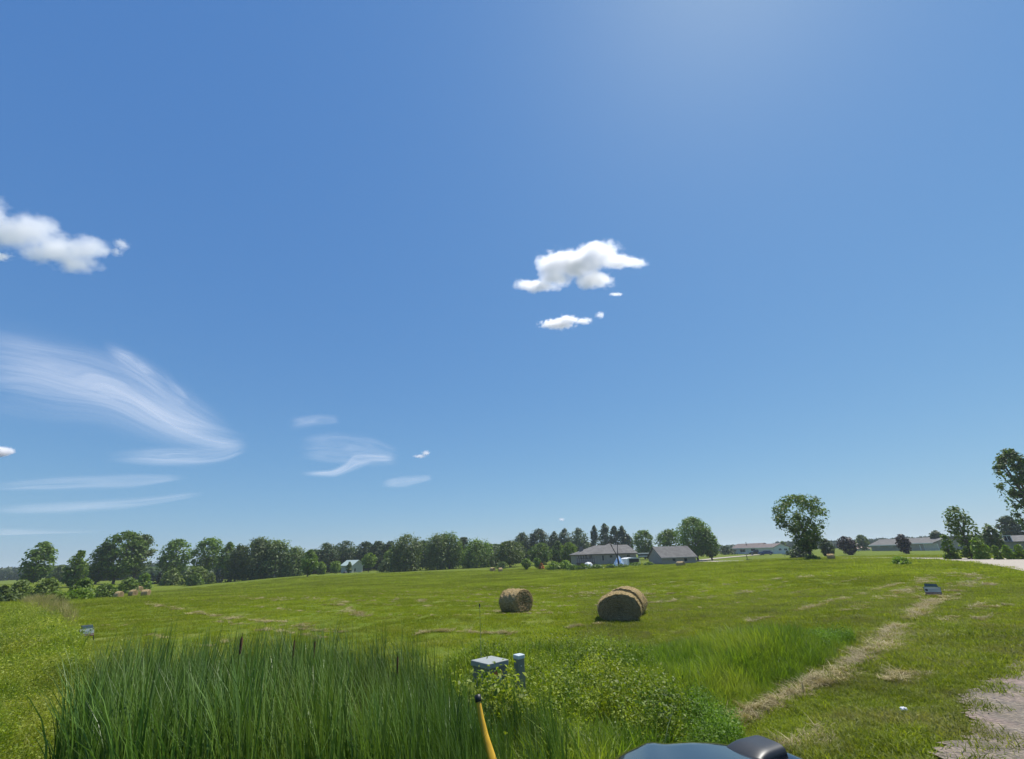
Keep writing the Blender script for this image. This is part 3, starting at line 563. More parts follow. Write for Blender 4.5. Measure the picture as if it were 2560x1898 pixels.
tree('dark green tree behind the garage end of the long house', 'dark', 'round', 2345, 1325, 1372, 34, 190, .1, group=GR)
tree('windblown green tree with open top beside the road', 'mid', 'airy', 2404, 1260, 1388, 66, 84, .06, lobes=44, dens=.5, group=GR, lobe=.75)
tree('bright leafy shrub at the left foot of the windblown tree', 'bright', 'dome', 2368, 1332, 1390, 38, 82, .0, group=GR)
tree('bright yellow green shrub at the right foot of the windblown tree', 'bright', 'dome', 2446, 1342, 1390, 50, 80, .0, group=GR)
tree('grey green spiky tree right of the windblown tree', 'grey', 'airy', 2480, 1310, 1378, 44, 105, .02, group=GR, lobes=34)
tree('dark tree mass rising at the right edge above the grey roof', 'dark', 'dome', 2530, 1288, 1375, 90, 170, .02, group=GR, lobes=40)
tree('tall dark green tree cut off by the right edge', 'mid', 'round', 2562, 1108, 1345, 130, 95, .12, group=GR, lobes=60, lobe=.65, dens=.8)
for i, (a, b) in enumerate([(2488, 26), (2516, 32), (2548, 34)]):
    tree(['low yellow green hedge bush left of the grey roofed house', 'low yellow green hedge bush in front of the grey roofed house', 'low yellow green hedge bush at the right edge'][i], 'bright', 'dome', a, 1362 - i, 1386, b, 78, 0, group='hedge bushes by the road')
tree('clump of tall weeds in the grass near the road bend', 'bright', 'dome', 2252, 1399, 1415, 56, 58, 0, name='weed_clump', cat='weeds')
# left bushes
for q in [('pale olive bush, leftmost in the bushes', 'olive', 50, 1448, 1490, 74, 66), ('broad olive bush with light top behind the others', 'olive', 120, 1444, 1488, 92, 62), ('olive bush low at the left edge', 'olive', 8, 1462, 1490, 50, 60),
          ('dark grey green bush behind the bright bush', 'mid', 207, 1445, 1488, 72, 64), ('bright yellow green bush nearest the bales', 'bright', 196, 1470, 1508, 82, 46), ('yellow green bush in the middle front of the bushes', 'bright', 135, 1478, 1506, 64, 46),
          ('small yellow weedy bush at the foot of the bushes', 'bright', 150, 1496, 1516, 44, 40), ('bright green bush in front of the biggest tree clump', 'bright', 322, 1444, 1470, 58, 96), ('dull green bush right of the bright green bush', 'mid', 360, 1432, 1468, 44, 104),
          ('low yellow green thicket between the bushes and the bales', 'bright', 265, 1458, 1482, 70, 84), ('low grey bush behind the dry grass', 'grey', 20, 1482, 1512, 60, 44),
          ('rounded olive bush left of the spruce', 'olive', 428, 1420, 1458, 52, 128), ('wide olive bush below the airy green tree', 'olive', 492, 1417, 1456, 74, 130), ('darker olive bush at the right of the wide one', 'mid', 488, 1432, 1460, 44, 122), ('small olive bush just left of the blue spruce', 'olive', 526, 1432, 1456, 30, 128)]:
    tree(q[0], q[1], 'dome', q[2], q[3], q[4], q[5], q[6], 0, group=GB)
for q in [('dark spruce between the biggest clump and the olive bushes', 380, 1432, 22, 135), ('second dark spruce close to the olive bushes', 398, 1428, 20, 138), ('blue green spruce at the edge of the feathery grove', 545, 1420, 28, 132)]:
    tree(q[0], 'blue', 'cone', q[1], q[2], 1458, q[3], q[4], 0, name='spruce', cat='spruce', group='spruces at the field edge', lobes=70)
# garden row in front of the grey house
for i, q in enumerate([(1432,1411,1428,36,'leftmost low shrub of the garden row'), (1462,1410,1427,40,'low shrub of the garden row under the white dome'), (1494,1411,1427,36,'low shrub of the garden row below the house door'), (1528,1415,1426,30,'dark low shrub left of the bare tree foot'),
          (1556,1414,1425,34,'dark low shrub right of the bare tree foot'), (1588,1413,1421,34,'low shrub below the white playhouse'), (1622,1407,1416,32,'low shrub at the garage corner'), (1385,1404,1416,40,'light green shrub left of the garden row'), (1412,1400,1414,36,'bright shrub below the left end of the house')]):
    tree(q[4], 'mid' if i not in (7, 8) else 'bright', 'dome', q[0], q[1], q[2], q[3], 106 if i < 5 else 112, 0, name='shrub', group='shrubs in front of the grey house')
# bare forked tree
def bare_tree():
    p = at(1548, 1418, 108); gz = Gf(p[0], p[1]); T = thing('bare_tree', 'bare forked dead tree standing in front of the grey house', 'tree', (p[0], p[1], gz)); r = random.Random(4); H = at(1535, 1338, 108)[2] - gz
    b = MB(); u = MB()
    def br(mb, p, d, L, rad_, dep):
        q = p + d * L; mb.tube([p, p + d * L * .5 + Vector((r.gauss(0, .03), r.gauss(0, .03), 0)) * L, q], [rad_, rad_ * .82, rad_ * .65], 6, False)
        if dep == 0: return
        for k in range(2 if dep > 1 else 3): br(u, q, (d + Vector((r.gauss(0, .38), r.gauss(0, .38), r.gauss(.1, .15)))).normalized(), L * r.uniform(.55, .8), rad_ * .58, dep - 1)
    b.tube([(0, 0, -.1), (-.05, 0, H * .18), (-.12, 0, H * .34)], [.26, .2, .17], 8)
    s = Vector((-.12, 0, H * .34)); br(u, s, Vector((-.5, 0, 1)).normalized(), H * .3, .13, 4); br(u, s, Vector((.12, 0, 1)).normalized(), H * .26, .12, 4)
    b.build('trunk', m_dk, T, True); u.build('branches', m_dk, T, True)
m_dk = simple('dead_bark', (.06, .05, .045), .9, 0, .2, 3)
bare_tree()

# far woods: nobody could count these trees
def wood(name, label, segs, mat, leaf, seed):
    r = np.random.RandomState(seed); parts = []
    for x0, x1, t0, t1, D, dep in segs:
        m = int(abs(x1 - x0) / 7) + 3
        for i in range(m):
            f_ = (i + r.rand()) / m; px = x0 + (x1 - x0) * f_; top = t0 + (t1 - t0) * f_ + r.rand() * 4; DD = D + dep * r.rand(); p = at(px, top, DD); z0 = Gf(p[0], p[1]); h = max(3, p[2] - z0); rad_ = DD * .008 + 1.5
            n = 420; d = r.normal(size=(n, 3)); d /= np.linalg.norm(d, axis=1, keepdims=True); c_ = np.array([p[0], p[1], z0 + h * .52]); s = (.7 + .35 * r.rand(n))[:, None]
            P = c_ + d * s * np.array([rad_, rad_, h * .48]); V, Fc = quads(P, d + r.normal(size=(n, 3)) * .4, leaf * (.6 + .8 * r.rand(n)) * DD / 300, .7, r); parts.append((V, Fc, np.repeat(np.clip(.25 + .5 * r.rand() + .25 * r.rand(n), 0, 1), 4)))
    V, Fc, T = merge(parts); return tag(link(name, mesh(name, V, Fc, mat, tint=T)), label, 'woods', kind='stuff')
wood('far_woods', 'distant hazy woods along the horizon', [(-60, 70, 1426, 1424, 420, 120), (60, 420, 1420, 1412, 460, 120), (1600, 1850, 1374, 1366, 420, 120), (1950, 2260, 1358, 1352, 420, 120), (2200, 2620, 1350, 1338, 420, 100)], foliage('far_leaf', (.03, .055, .03), (.06, .09, .045), .2, .01), 1.5, 3)
wood('wood_behind', 'dark wood standing behind the far field edge trees', [(560, 800, 1388, 1380, 195, 20), (780, 1000, 1374, 1368, 200, 20), (1000, 1250, 1368, 1366, 200, 20), (1200, 1470, 1360, 1352, 215, 25), (150, 560, 1424, 1414, 240, 25)], FM['dark'], 1.0, 4)

# ================================================================ HAY BALES
m_bside, t, o = new_mat('bale_side')
def hay_mat(name, face):
    m, t, o = new_mat(name); tc = N(t, 'ShaderNodeTexCoord')
    mp = N(t, 'ShaderNodeMapping'); t.links.new(tc.outputs['Object'], mp.inputs[0]); mp.inputs['Scale'].default_value = (1, 1, 1) if face else (.5, 3.2, 3.2)
    n1 = noise(t, 12, mp.outputs[0], 6, .7, .3, .7); c = mixc(t, n1, (.36, .25, .11), (.74, .56, .30))
    if face:
        sx = N(t, 'ShaderNodeSeparateXYZ'); t.links.new(tc.outputs['Object'], sx.inputs[0]); cx = N(t, 'ShaderNodeCombineXYZ'); t.links.new(sx.outputs[1], cx.inputs[1]); t.links.new(sx.outputs[2], cx.inputs[2])
        wv = N(t, 'ShaderNodeTexWave', wave_type='RINGS', rings_direction='SPHERICAL'); wv.inputs['Scale'].default_value = 5.2; wv.inputs['Distortion'].default_value = 6; wv.inputs['Detail'].default_value = 4; wv.inputs['Detail Scale'].default_value = 1.6
        t.links.new(cx.outputs[0], wv.inputs[0]); c = mixc(t, wv.outputs[1], mixc(t, .55, c, (.08, .055, .03)), mixc(t, .55, c, (.20, .13, .065)))
    else:
        wv = N(t, 'ShaderNodeTexWave', bands_direction='X'); wv.inputs['Scale'].default_value = 5; wv.inputs['Distortion'].default_value = 2.5; wv.inputs['Detail'].default_value = 3; t.links.new(tc.outputs['Object'], wv.inputs[0])
        c = mixc(t, wv.outputs[1], mixc(t, .25, c, (.17, .12, .06)), c)
    p = N(t, 'ShaderNodeBsdfPrincipled'); p.inputs['Roughness'].default_value = .95; p.inputs['Specular IOR Level'].default_value = .1; t.links.new(c, p.inputs['Base Color'])
    bp = N(t, 'ShaderNodeBump'); bp.inputs['Strength'].default_value = .6; bp.inputs['Distance'].default_value = .05; t.links.new(wv.outputs[1], bp.inputs['Height']); b2 = N(t, 'ShaderNodeBump'); b2.inputs['Strength'].default_value = .9; b2.inputs['Distance'].default_value = .04
    t.links.new(n1, b2.inputs['Height']); t.links.new(bp.outputs[0], b2.inputs['Normal']); t.links.new(b2.outputs[0], p.inputs['Normal']); t.links.new(p.outputs[0], o.inputs[0]); return m
m_bs, m_bf = hay_mat('bale_side', False), hay_mat('bale_face', True)
m_fr = foliage('loose_straw', (.26, .19, .09), (.55, .44, .25), .25, 2)
def bale(label, px, py, D, yaw, Rw=.78, Rh=.62, L=1.35, group='round hay bales', fringe=900):
    """axis along local x; slightly slumped"""
    r = np.random.RandomState(int(px)); p = at(px, py, D) if D else gnd(px, py); x, y = p[0], p[1]; T = thing('hay_bale', label, 'hay bale', (x, y, Gf(x, y) - .04), yaw, group)
    nu, nv = 26, 64; U = np.linspace(-1, 1, nu); A = np.linspace(0, 2*np.pi, nv, endpoint=False); ph = r.rand(6) * 6
    def rad_(a, u):
        b = 1 + .018*np.sin(3*a+ph[0]) + .014*np.sin(7*a+u*4+ph[1]) + .012*np.sin(13*a-u*9+ph[2]) + .012 * np.sin(u*11 + ph[3]) - .05*np.clip(np.abs(u)-.8, 0, 1)/.2*.6
        yy = Rw*b*np.cos(a); zz = Rh*b*np.sin(a); zz = np.where(zz < -Rh*.8, -Rh*.8 + (zz+Rh*.8)*.3, zz); return yy, zz + Rh*.87
    V = []
    for u in U:
        yy, zz = rad_(A, u); V.append(np.stack([np.full(nv, u*L/2), yy, zz], -1))
    V = np.concatenate(V) + r.normal(size=(nu*nv, 3)) * .010; i, j = np.meshgrid(np.arange(nu-1), np.arange(nv), indexing='ij'); j2 = (j+1) % nv
    Fc = np.stack([i*nv+j, i*nv+j2, (i+1)*nv+j2, (i+1)*nv+j], -1).reshape(-1, 4); link('wound_side', mesh('wound_side', V, Fc, m_bs, smooth=True), T)
    for sgn, base in ((-1, 0), (1, (nu-1)*nv)):
        rings = [V[base:base+nv]]; ctr = rings[0].mean(0)
        for k in range(1, 13):
            f_ = 1 - k/12.5; q = ctr + (rings[0] - ctr) * f_; q[:, 0] = sgn*(L/2 + .03*math.sin(min(1, k/4)*1.57) - .035*(1-f_)) + r.normal(size=nv)*.008; rings.append(q)
        W2 = np.concatenate(rings + [ctr[None] - [sgn*.05, 0, 0]]); F2 = []
        for k in range(12):
            for q in range(nv):
                q2 = (q+1) % nv; F2.append((k*nv+q, k*nv+q2, (k+1)*nv+q2, (k+1)*nv+q))
        e = len(W2)-1; F2 += [(12*nv+q, 12*nv+(q+1) % nv, e) for q in range(nv)]; link('spiral_end', mesh('spiral_end', W2, F2, m_bf, smooth=True), T)
    if fringe:
        n = int(fringe * 2.2); u = r.rand(n)*2-1; u = np.where(r.rand(n) < .45, np.sign(u), u); a = r.rand(n)*6.283; yy, zz = rad_(a, u); P = np.stack([u*L/2, yy, zz], -1); k = P[:, 2] > .02; P = P[k]; a = a[k]; n = len(P)
        d = np.stack([r.normal(size=n)*.9, np.cos(a)*.55 - np.sin(a)*r.normal(size=n), np.sin(a)*.55 + np.cos(a)*r.normal(size=n)], -1); d /= np.linalg.norm(d, axis=1, keepdims=True); ln = (.03+.10*r.rand(n)**1.5)[:, None]; s = np.cross(d, r.normal(size=(n, 3))); s /= np.linalg.norm(s, axis=1, keepdims=True)
        V3 = np.stack([P - s*.003, P + s*.003, P + d*ln], 1).reshape(-1, 3); link('loose_straw', mesh('loose_straw', V3, np.arange(3*n).reshape(-1, 3), m_fr, tint=np.repeat(r.rand(n), 3)), T)
    return T
bale('big round hay bale with its shaded spiral end facing front', 1552, 1549, 17.6, R(78), Rw=.73, Rh=.49, L=1.25, fringe=1600)
bale('round hay bale tucked close behind the biggest front bale', 1568, 1535, 19.2, R(66), Rw=.73, Rh=.53, L=1.0, fringe=1200)
bale('round hay bale standing alone left of the close pair', 1291, 1531, 20.5, R(-38), Rw=.62, Rh=.49, L=.86, fringe=1400)
bale('leftmost hay bale of the four by the left bushes', 294, 1497, 105, R(-4), Rw=.6, Rh=.6, L=.8, fringe=0)
bale('second hay bale from the left in the group of four', 331, 1491, 108, R(-4), Rw=.6, Rh=.6, L=.8, fringe=0)
bale('rightmost and widest hay bale in the group of four', 362, 1493, 105, R(14), Rw=.62, Rh=.6, L=.95, fringe=0)
bale('small hay bale farthest back in the group of four', 346, 1479, 127, R(-4), Rw=.6, Rh=.6, L=.8, fringe=0)
bale('left one of the two tiny hay bales by the far trees', 1231, 1427, 118, R(-35), Rw=.6, Rh=.52, L=.85, fringe=0)
bale('right one of the two tiny hay bales by the far trees', 1251, 1430, 114, R(12), Rw=.6, Rh=.52, L=.85, fringe=0)
bale('reddish hay bale in front of the grey garage', 1703, 1418, 84, R(-42), Rw=.62, Rh=.48, L=1.1, fringe=0)
bale('hay bale by the road just right of the lone tree', 2080, 1402, 88, R(-40), Rw=.62, Rh=.52, L=.9, fringe=0)

# ================================================================ BUILDINGS
class Frame:
    """vertical frame: local x along the wall, y away, z up"""
    def __init__(s, P, yaw, zb=None):
        s.P = np.array([P[0], P[1], (Gf(P[0], P[1]) if zb is None else zb)]); s.yaw = yaw
        s.ex = np.array([math.cos(yaw), math.sin(yaw), 0]); s.ey = np.array([-math.sin(yaw), math.cos(yaw), 0])
    def hit(s, px, py, y=0.0):          # picture point on the plane local y = const
        d = ray(px, py); o = np.array([0, 0, CH]) - s.P - s.ey * y; t = -(o @ s.ey) / (d @ s.ey); q = np.array([0, 0, CH]) + d * t - s.P; return float(q @ s.ex), float(q[2])
    def hitx(s, px, py, x=0.0):
        d = ray(px, py); o = np.array([0, 0, CH]) - s.P - s.ex * x; t = -(o @ s.ex) / (d @ s.ex); q = np.array([0, 0, CH]) + d * t - s.P; return float(q @ s.ey), float(q[2])
    def thing(s, name, label, cat, group=None): return thing(name, label, cat, s.P, s.yaw, group)
def yaw_of(a, b): return math.atan2(b[1] - a[1], b[0] - a[0])
m_siding = simple('grey_siding', (.34, .295, .25), .7); m_wsid = simple('white_siding', (.62, .64, .60), .6, 0, .06); m_roof = simple('grey_shingle', (.125, .118, .110), .9, 0, .2, 1.2)
m_broof = simple('brown_shingle', (.16, .125, .115), .9, 0, .2, 1.2); m_glass = simple('dark_glass', (.02, .025, .03), .12, 0, .1, 1, .6); m_white = simple('white_trim', (.72, .72, .70), .5, 0, .05); m_dark = simple('dark_trim', (.035, .033, .035), .6)
m_groof = simple('pale_green_metal', (.42, .50, .45), .45, 0, .06); m_cream = simple('cream_siding', (.46, .46, .43), .7, 0, .06); m_tan = simple('tan_shingle', (.36, .26, .21), .9); m_gsid = simple('grey_green_siding', (.25, .24, .19), .7); m_brick = simple('chimney_stone', (.17, .15, .14), .9, 0, .3, 6)
m_tand = simple('tan_door', (.50, .46, .38), .6)
def window(T, fr, x0, x1, z0, z1, y=0, axis='y', name='window', pane=m_glass, frame=m_white):
    g = .09; b = MB()
    def bx(m, a0, a1, h0, h1, d0, d1):
        m.box(a0, a1, y + d0, y + d1, h0, h1) if axis == 'y' else m.box(y + d0, y + d1, a0, a1, h0, h1)
    bx(b, x0-g, x1+g, z0-g, z0, -.06, .02); bx(b, x0-g, x1+g, z1, z1+g, -.06, .02); bx(b, x0-g, x0, z0, z1, -.06, .02); bx(b, x1, x1+g, z0, z1, -.06, .02)
    if name == 'window': bx(b, (x0+x1)/2-.03, (x0+x1)/2+.03, z0, z1, -.055, -.03)
    w_ = b.build(name, frame, T); p_ = MB(); bx(p_, x0, x1, z0, z1, -.03, .01); p_.build('pane' if name == 'window' else 'door_panel', pane, w_); return w_
def gable_roof(T, mat, x0, x1, y0, y1, h, rise, over=.4, axis='x', th=.14, name='roof', fascia=m_white):
    a0, a1, b0, b1 = (x0, x1, y0, y1) if axis == 'x' else (y0, y1, x0, x1); mid = (b0+b1)/2; k = rise / ((b1-b0)/2); lo = h - over * k; P = []
    for a in (a0-over, a1+over):
        for (b_, z) in ((b0-over, lo), (mid, h+rise), (b1+over, lo)): P += [(a, b_, z+th), (a, b_, z)]
    if axis == 'y': P = [(q[1], q[0], q[2]) for q in P]
    F_ = [(0,2,8,6),(2,4,10,8),(1,7,9,3),(3,9,11,5),(0,1,3,2),(2,3,5,4),(6,8,9,7),(8,10,11,9)]; rf = MB().add(P, F_).build(name, mat, T)
    for e, (i0, i1) in ((0, (0, 6)), (1, (4, 10))):
        a_, b_ = Vector(P[i0]), Vector(P[i1]); off = Vector((0, -.02 if e == 0 else .02, 0)) if axis == 'x' else Vector((-.02 if e == 0 else .02, 0, 0))
        MB().add([a_ + off + Vector((0,0,.01)), b_ + off + Vector((0,0,.01)), b_ + off + Vector((0,0,-.22)), a_ + off + Vector((0,0,-.22))], [(0,1,2,3)]).build('fascia', fascia, rf).modifiers.new('t', 'SOLIDIFY').thickness = .02
    return rf
def gable_wall(x0, x1, y0, y1, h, rise, axis='x', z0=-1.5):
    b = MB(); k = .05
    if axis == 'x': P = [(x0,y0,z0),(x1,y0,z0),(x1,y1,z0),(x0,y1,z0),(x0,y0,h),(x1,y0,h),(x1,y1,h),(x0,y1,h),(x0,(y0+y1)/2,h+rise-k),(x1,(y0+y1)/2,h+rise-k)]; F_ = [(0,1,5,4),(2,3,7,6),(3,0,4,8,7),(1,2,6,9,5),(4,5,9,8),(6,7,8,9)]
    else: P = [(x0,y0,z0),(x1,y0,z0),(x1,y1,z0),(x0,y1,z0),(x0,y0,h),(x1,y0,h),(x1,y1,h),(x0,y1,h),((x0+x1)/2,y0,h+rise-k),((x0+x1)/2,y1,h+rise-k)]; F_ = [(0,1,5,8,4),(2,3,7,9,6),(3,0,4,7),(1,2,6,5),(4,8,9,7),(5,6,9,8)]
    return b.add(P, F_)
def hip_roof(T, mat, x0, x1, y0, y1, h, rise, r0, r1, over=.5, name='roof'):
    m = (y0+y1)/2; P = [(x0-over,y0-over,h-.1),(x1+over,y0-over,h-.1),(x1+over,y1+over,h-.1),(x0-over,y1+over,h-.1),(r0,m,h+rise),(r1,m,h+rise)]; P += [(q[0],q[1],h-.25) for q in P[:4]]
    return MB().add(P, [(0,1,5,4),(1,2,5),(2,3,4,5),(3,0,4),(0,6,7,1),(1,7,8,2),(2,8,9,3),(3,9,6,0),(6,9,8,7)]).build(name, mat, T)

# grey hip-roofed house
A, B = at(1441,1410,122), at(1592,1402,125); fr = Frame(A, yaw_of(A, B), A[2]); Lh = float(np.linalg.norm((B-A)[:2])); Wh = 11
T = fr.thing('ranch_house', 'long grey house with hipped roof behind the bare tree', 'house'); h = fr.hit(1441,1386)[1]
MB().box(0, Lh, 0, Wh, -2, h-.12).build('wall', m_siding, T); r0, rz = fr.hit(1487,1364,Wh/2); r1, _ = fr.hit(1568,1364,Wh/2)
rf = hip_roof(T, m_roof, 0, Lh, 0, Wh, h, rz-h, r0, r1); a0, _ = fr.hit(1472,1385); a1, _ = fr.hit(1574,1381); ap, az_ = fr.hit(1525,1358,Wh/2)
MB().add([(a0,-.47,h-.06),(a1,-.47,h-.06),(a1,Wh+.4,h-.06),(a0,Wh+.4,h-.06),(ap,Wh/2,az_)], [(0,1,4),(1,2,4),(2,3,4),(3,0,4)]).build('raised_hip', m_roof, rf)
c0, _ = fr.hit(1450,1375,2); MB().box(c0, c0+.9, 2.5, 3.4, h-.5, fr.hit(1452,1367,2.5)[1]).build('chimney', m_brick, rf)
for a, b_, t_, u_ in [(1445,1448,1390,1395),(1451,1454,1389,1396),(1457,1460.5,1389,1396),(1463,1468,1388,1398),(1473,1480,1388,1396),(1524.5,1531,1388.5,1394),(1567,1574.5,1387,1392.5)]:
    x0, z1 = fr.hit(a, t_); x1, z0 = fr.hit(b_, u_); window(T, fr, x0, x1, z0, z1, frame=m_siding)
x0, z1 = fr.hit(1505,1389); x1, z0 = fr.hit(1510,1401); window(T, fr, x0, x1, z0, z1, name='door', pane=m_dark, frame=m_siding)
x0, z0 = fr.hit(1442,1411); x1, z1 = fr.hit(1482,1399); dk_ = MB()
for k in range(9): dk_.box(x0 + (x1-x0)*k/8 - .05, x0 + (x1-x0)*k/8 + .05, -2.2, -2.1, z0-1, z1+.4)
dk_.box(x0-.1, x1, -2.25, -.02, z0+.2, z0+.35).box(x0-.1, x1, -2.2, -2.1, z1+.3, z1+.4).build('porch_deck', simple('stained_deck', (.10,.07,.06), .8), T)

# grey garage
A = at(1657,1411,116); fr = Frame(A, R(10), A[2]); T = fr.thing('garage', 'grey gable roofed outbuilding with two small windows behind the reddish bale', 'garage'); h = fr.hit(1657,1393.5)[1]; Lg = fr.hit(1742,1409)[0]; Wg = 7.0
rise = fr.hit(1690,1367,Wg/2)[1] - h; gable_wall(0, Lg, 0, Wg, h, rise).build('wall', m_siding, T); gable_roof(T, m_roof, 0, Lg, 0, Wg, h, rise, .35, fascia=m_siding)
for a, b_ in ((1682,1688),(1711,1717)):
    x0, z1 = fr.hit(a, 1396.5); x1, z0 = fr.hit(b_, 1402); window(T, fr, x0, x1, z0, z1, frame=m_dark)

# pale shed
A = at(879,1432,165); fr = Frame(A, R(58), A[2]); T = fr.thing('shed', 'pale cream shed with light green metal roof below the dark oaks', 'shed'); h = fr.hitx(879,1413)[1]; Ws = fr.hit(906,1430)[0]; Ls = fr.hitx(852,1431)[0]
rise = fr.hit(896,1401)[1] - h; rise = max(1.0, min(rise, 2.2)); gable_wall(0, Ws, 0, Ls, h, rise, 'y').build('wall', m_cream, T); gable_roof(T, m_groof, 0, Ws, 0, Ls, h, rise, .4, 'y', fascia=m_groof)
window(T, fr, Ws*.25, Ws*.25+.25, .4, 1.2, frame=m_dark); window(T, fr, Ls*.35, Ls*.5, .3, 1.5, axis='x', name='door', pane=m_white, frame=m_cream)
p = at(862,1434.5,158); T = thing('boulder', 'small dark round boulder in the grass before the shed', 'boulder', (p[0], p[1], Gf(p[0], p[1])))
def blob(name, mat, T, sx, sy, sz, seed=1, amp=.12, zoff=0, n=18):
    r = np.random.RandomState(seed); V = []; ph = r.rand(6)*6
    for i in range(n+1):
        th = math.pi*i/n
        for j in range(2*n):
            f_ = 2*math.pi*j/(2*n); b = 1 + amp*math.sin(3*f_+ph[0]+th*2) + amp*.6*math.sin(5*f_+ph[1]-th*3) + amp*.5*math.sin(9*th+ph[2]+f_*2)
            V.append((sx*b*math.sin(th)*math.cos(f_), sy*b*math.sin(th)*math.sin(f_), sz*b*math.cos(th)+zoff))
    F_ = [(i*2*n+j, (i+1)*2*n+j, (i+1)*2*n+(j+1) % (2*n), i*2*n+(j+1) % (2*n)) for i in range(n) for j in range(2*n)]
    return link(name, mesh(name, V, F_, mat, smooth=True), T)
blob('stone', m_dark, T, .6, .5, .5, 3, .08)

# white house with brown roof
A = at(1938,1387,200); fr = Frame(A, R(11), A[2]); T = fr.thing('ranch_house', 'long white house with brownish roof left of the lone tree', 'house'); h = fr.hit(1940,1368)[1]; Ww = fr.hit(1977,1386)[0]; Lw = min(34, fr.hitx(1830,1386)[0]); Lgar = fr.hitx(1896,1386)[0]
rise = max(1.2, min(2.4, fr.hit(1956,1360.5)[1] - h)); gable_wall(0, Ww, 0, Lgar, h, rise, 'y').build('garage_wall', m_wsid, T); gable_roof(T, m_broof, 0, Ww, 0, Lgar, h, rise, .45, 'y')
gable_wall(.8, Ww+.6, Lgar+.05, Lw, h, rise+.25, 'y').build('wall', m_wsid, T); rf = gable_roof(T, m_broof, .8, Ww+.6, Lgar+.55, Lw, h+.1, rise+.3, .5, 'y')
MB().tube([(2.5, Lw*.72, h+.8), (2.5, Lw*.72, h+rise+1.1)], .12, 8).build('vent_pipe', m_dark, rf)
for a, b_ in ((1946,1954),(1960,1968)):
    x0, z1 = fr.hit(a, 1371.5); x1, z0 = fr.hit(b_, 1376); window(T, fr, x0, x1, z0, z1)
y1, z1 = fr.hitx(1900,1376); y0, z0 = fr.hitx(1932,1386); window(T, fr, y0, y1, .0, z1, 0, 'x', 'garage_door', m_tand)
for a, b_, t_, u_ in [(1832,1841,1374,1380),(1850,1864,1374,1380),(1877,1889,1372,1378)]:
    y1, z1 = fr.hitx(a, t_, .8); y0, z0 = fr.hitx(b_, u_, .8); window(T, fr, y0, y1, z0, z1, .8, 'x')
y1, z1 = fr.hitx(1868.5,1373,.8); y0, _ = fr.hitx(1871.5,1384,.8); window(T, fr, y0, y1, .1, z1, .8, 'x', 'door', m_dark)

# long grey-green house
A, B = at(2181,1379,205), at(2356,1378,186); fr = Frame(A, yaw_of(A, B), min(A[2], B[2])); Ll = float(np.linalg.norm((B-A)[:2])); T = fr.thing('ranch_house', 'long grey green house with white garage door beyond the maroon tree', 'house')
h = fr.hit(2240,1361.5)[1]; xs = fr.hit(2292,1370)[0]; rz = fr.hit(2250,1348,4.5)[1]; gable_wall(0, xs, 0, 9, h, rz-h).build('wall', m_gsid, T); gable_roof(T, m_roof, 0, xs, 0, 9, h, rz-h, .5)
hg = fr.hit(2320,1358,-2)[1]; rg = fr.hit(2320,1345,2.5)[1]; gable_wall(xs+.05, Ll, -2, 8, hg, max(1.2, rg-hg)).build('garage_wall', m_siding, T); gable_roof(T, m_roof, xs+.55, Ll, -2, 8, hg+.05, max(1.2, rg-hg), .45)
x0, z1 = fr.hit(2309,1361,-2); x1, z0 = fr.hit(2349,1376,-2); window(T, fr, x0, x1, z0, z1, -2, name='garage_door', pane=m_tand)
x0, z1 = fr.hit(2298,1363,-2); x1, z0 = fr.hit(2305,1376,-2); window(T, fr, x0, x1, z0, z1, -2, name='door', pane=m_white, frame=m_siding)
for a, b_ in ((2194,2199),(2222,2230)):
    x0, z1 = fr.hit(a, 1363.5); x1, z0 = fr.hit(b_, 1367); window(T, fr, x0, x1, z0, z1)
# small tan-roofed house
A, B = at(2141,1378,222), at(2177,1378,222); fr = Frame(A, yaw_of(A, B), A[2]); Lt = float(np.linalg.norm((B-A)[:2])); T = fr.thing('house', 'small house with tan hipped roof between the maroon trees', 'house'); h = fr.hit(2160,1371)[1]
MB().box(0, Lt, 0, 8, -2, h-.12).build('wall', m_wsid, T); hip_roof(T, m_tan, 0, Lt, 0, 8, h, fr.hit(2150,1364,4)[1]-h, Lt*.12, Lt*.35)
# house at the right edge
A, B = at(2494,1364,150), at(2640,1366,142); fr = Frame(A, yaw_of(A, B), A[2]); Le = float(np.linalg.norm((B-A)[:2])); T = fr.thing('ranch_house', 'low grey roofed house partly cut off by the right edge', 'house'); h = fr.hit(2520,1353)[1]
MB().box(0, Le, 0, 9, -2, h-.12).build('wall', m_gsid, T); hip_roof(T, m_roof, 0, Le, 0, 9, h, fr.hit(2530,1339,4.5)[1]-h, fr.hit(2526,1339,4.5)[0], Le-4); window(T, fr, 2, 3.6, .9, 1.9)

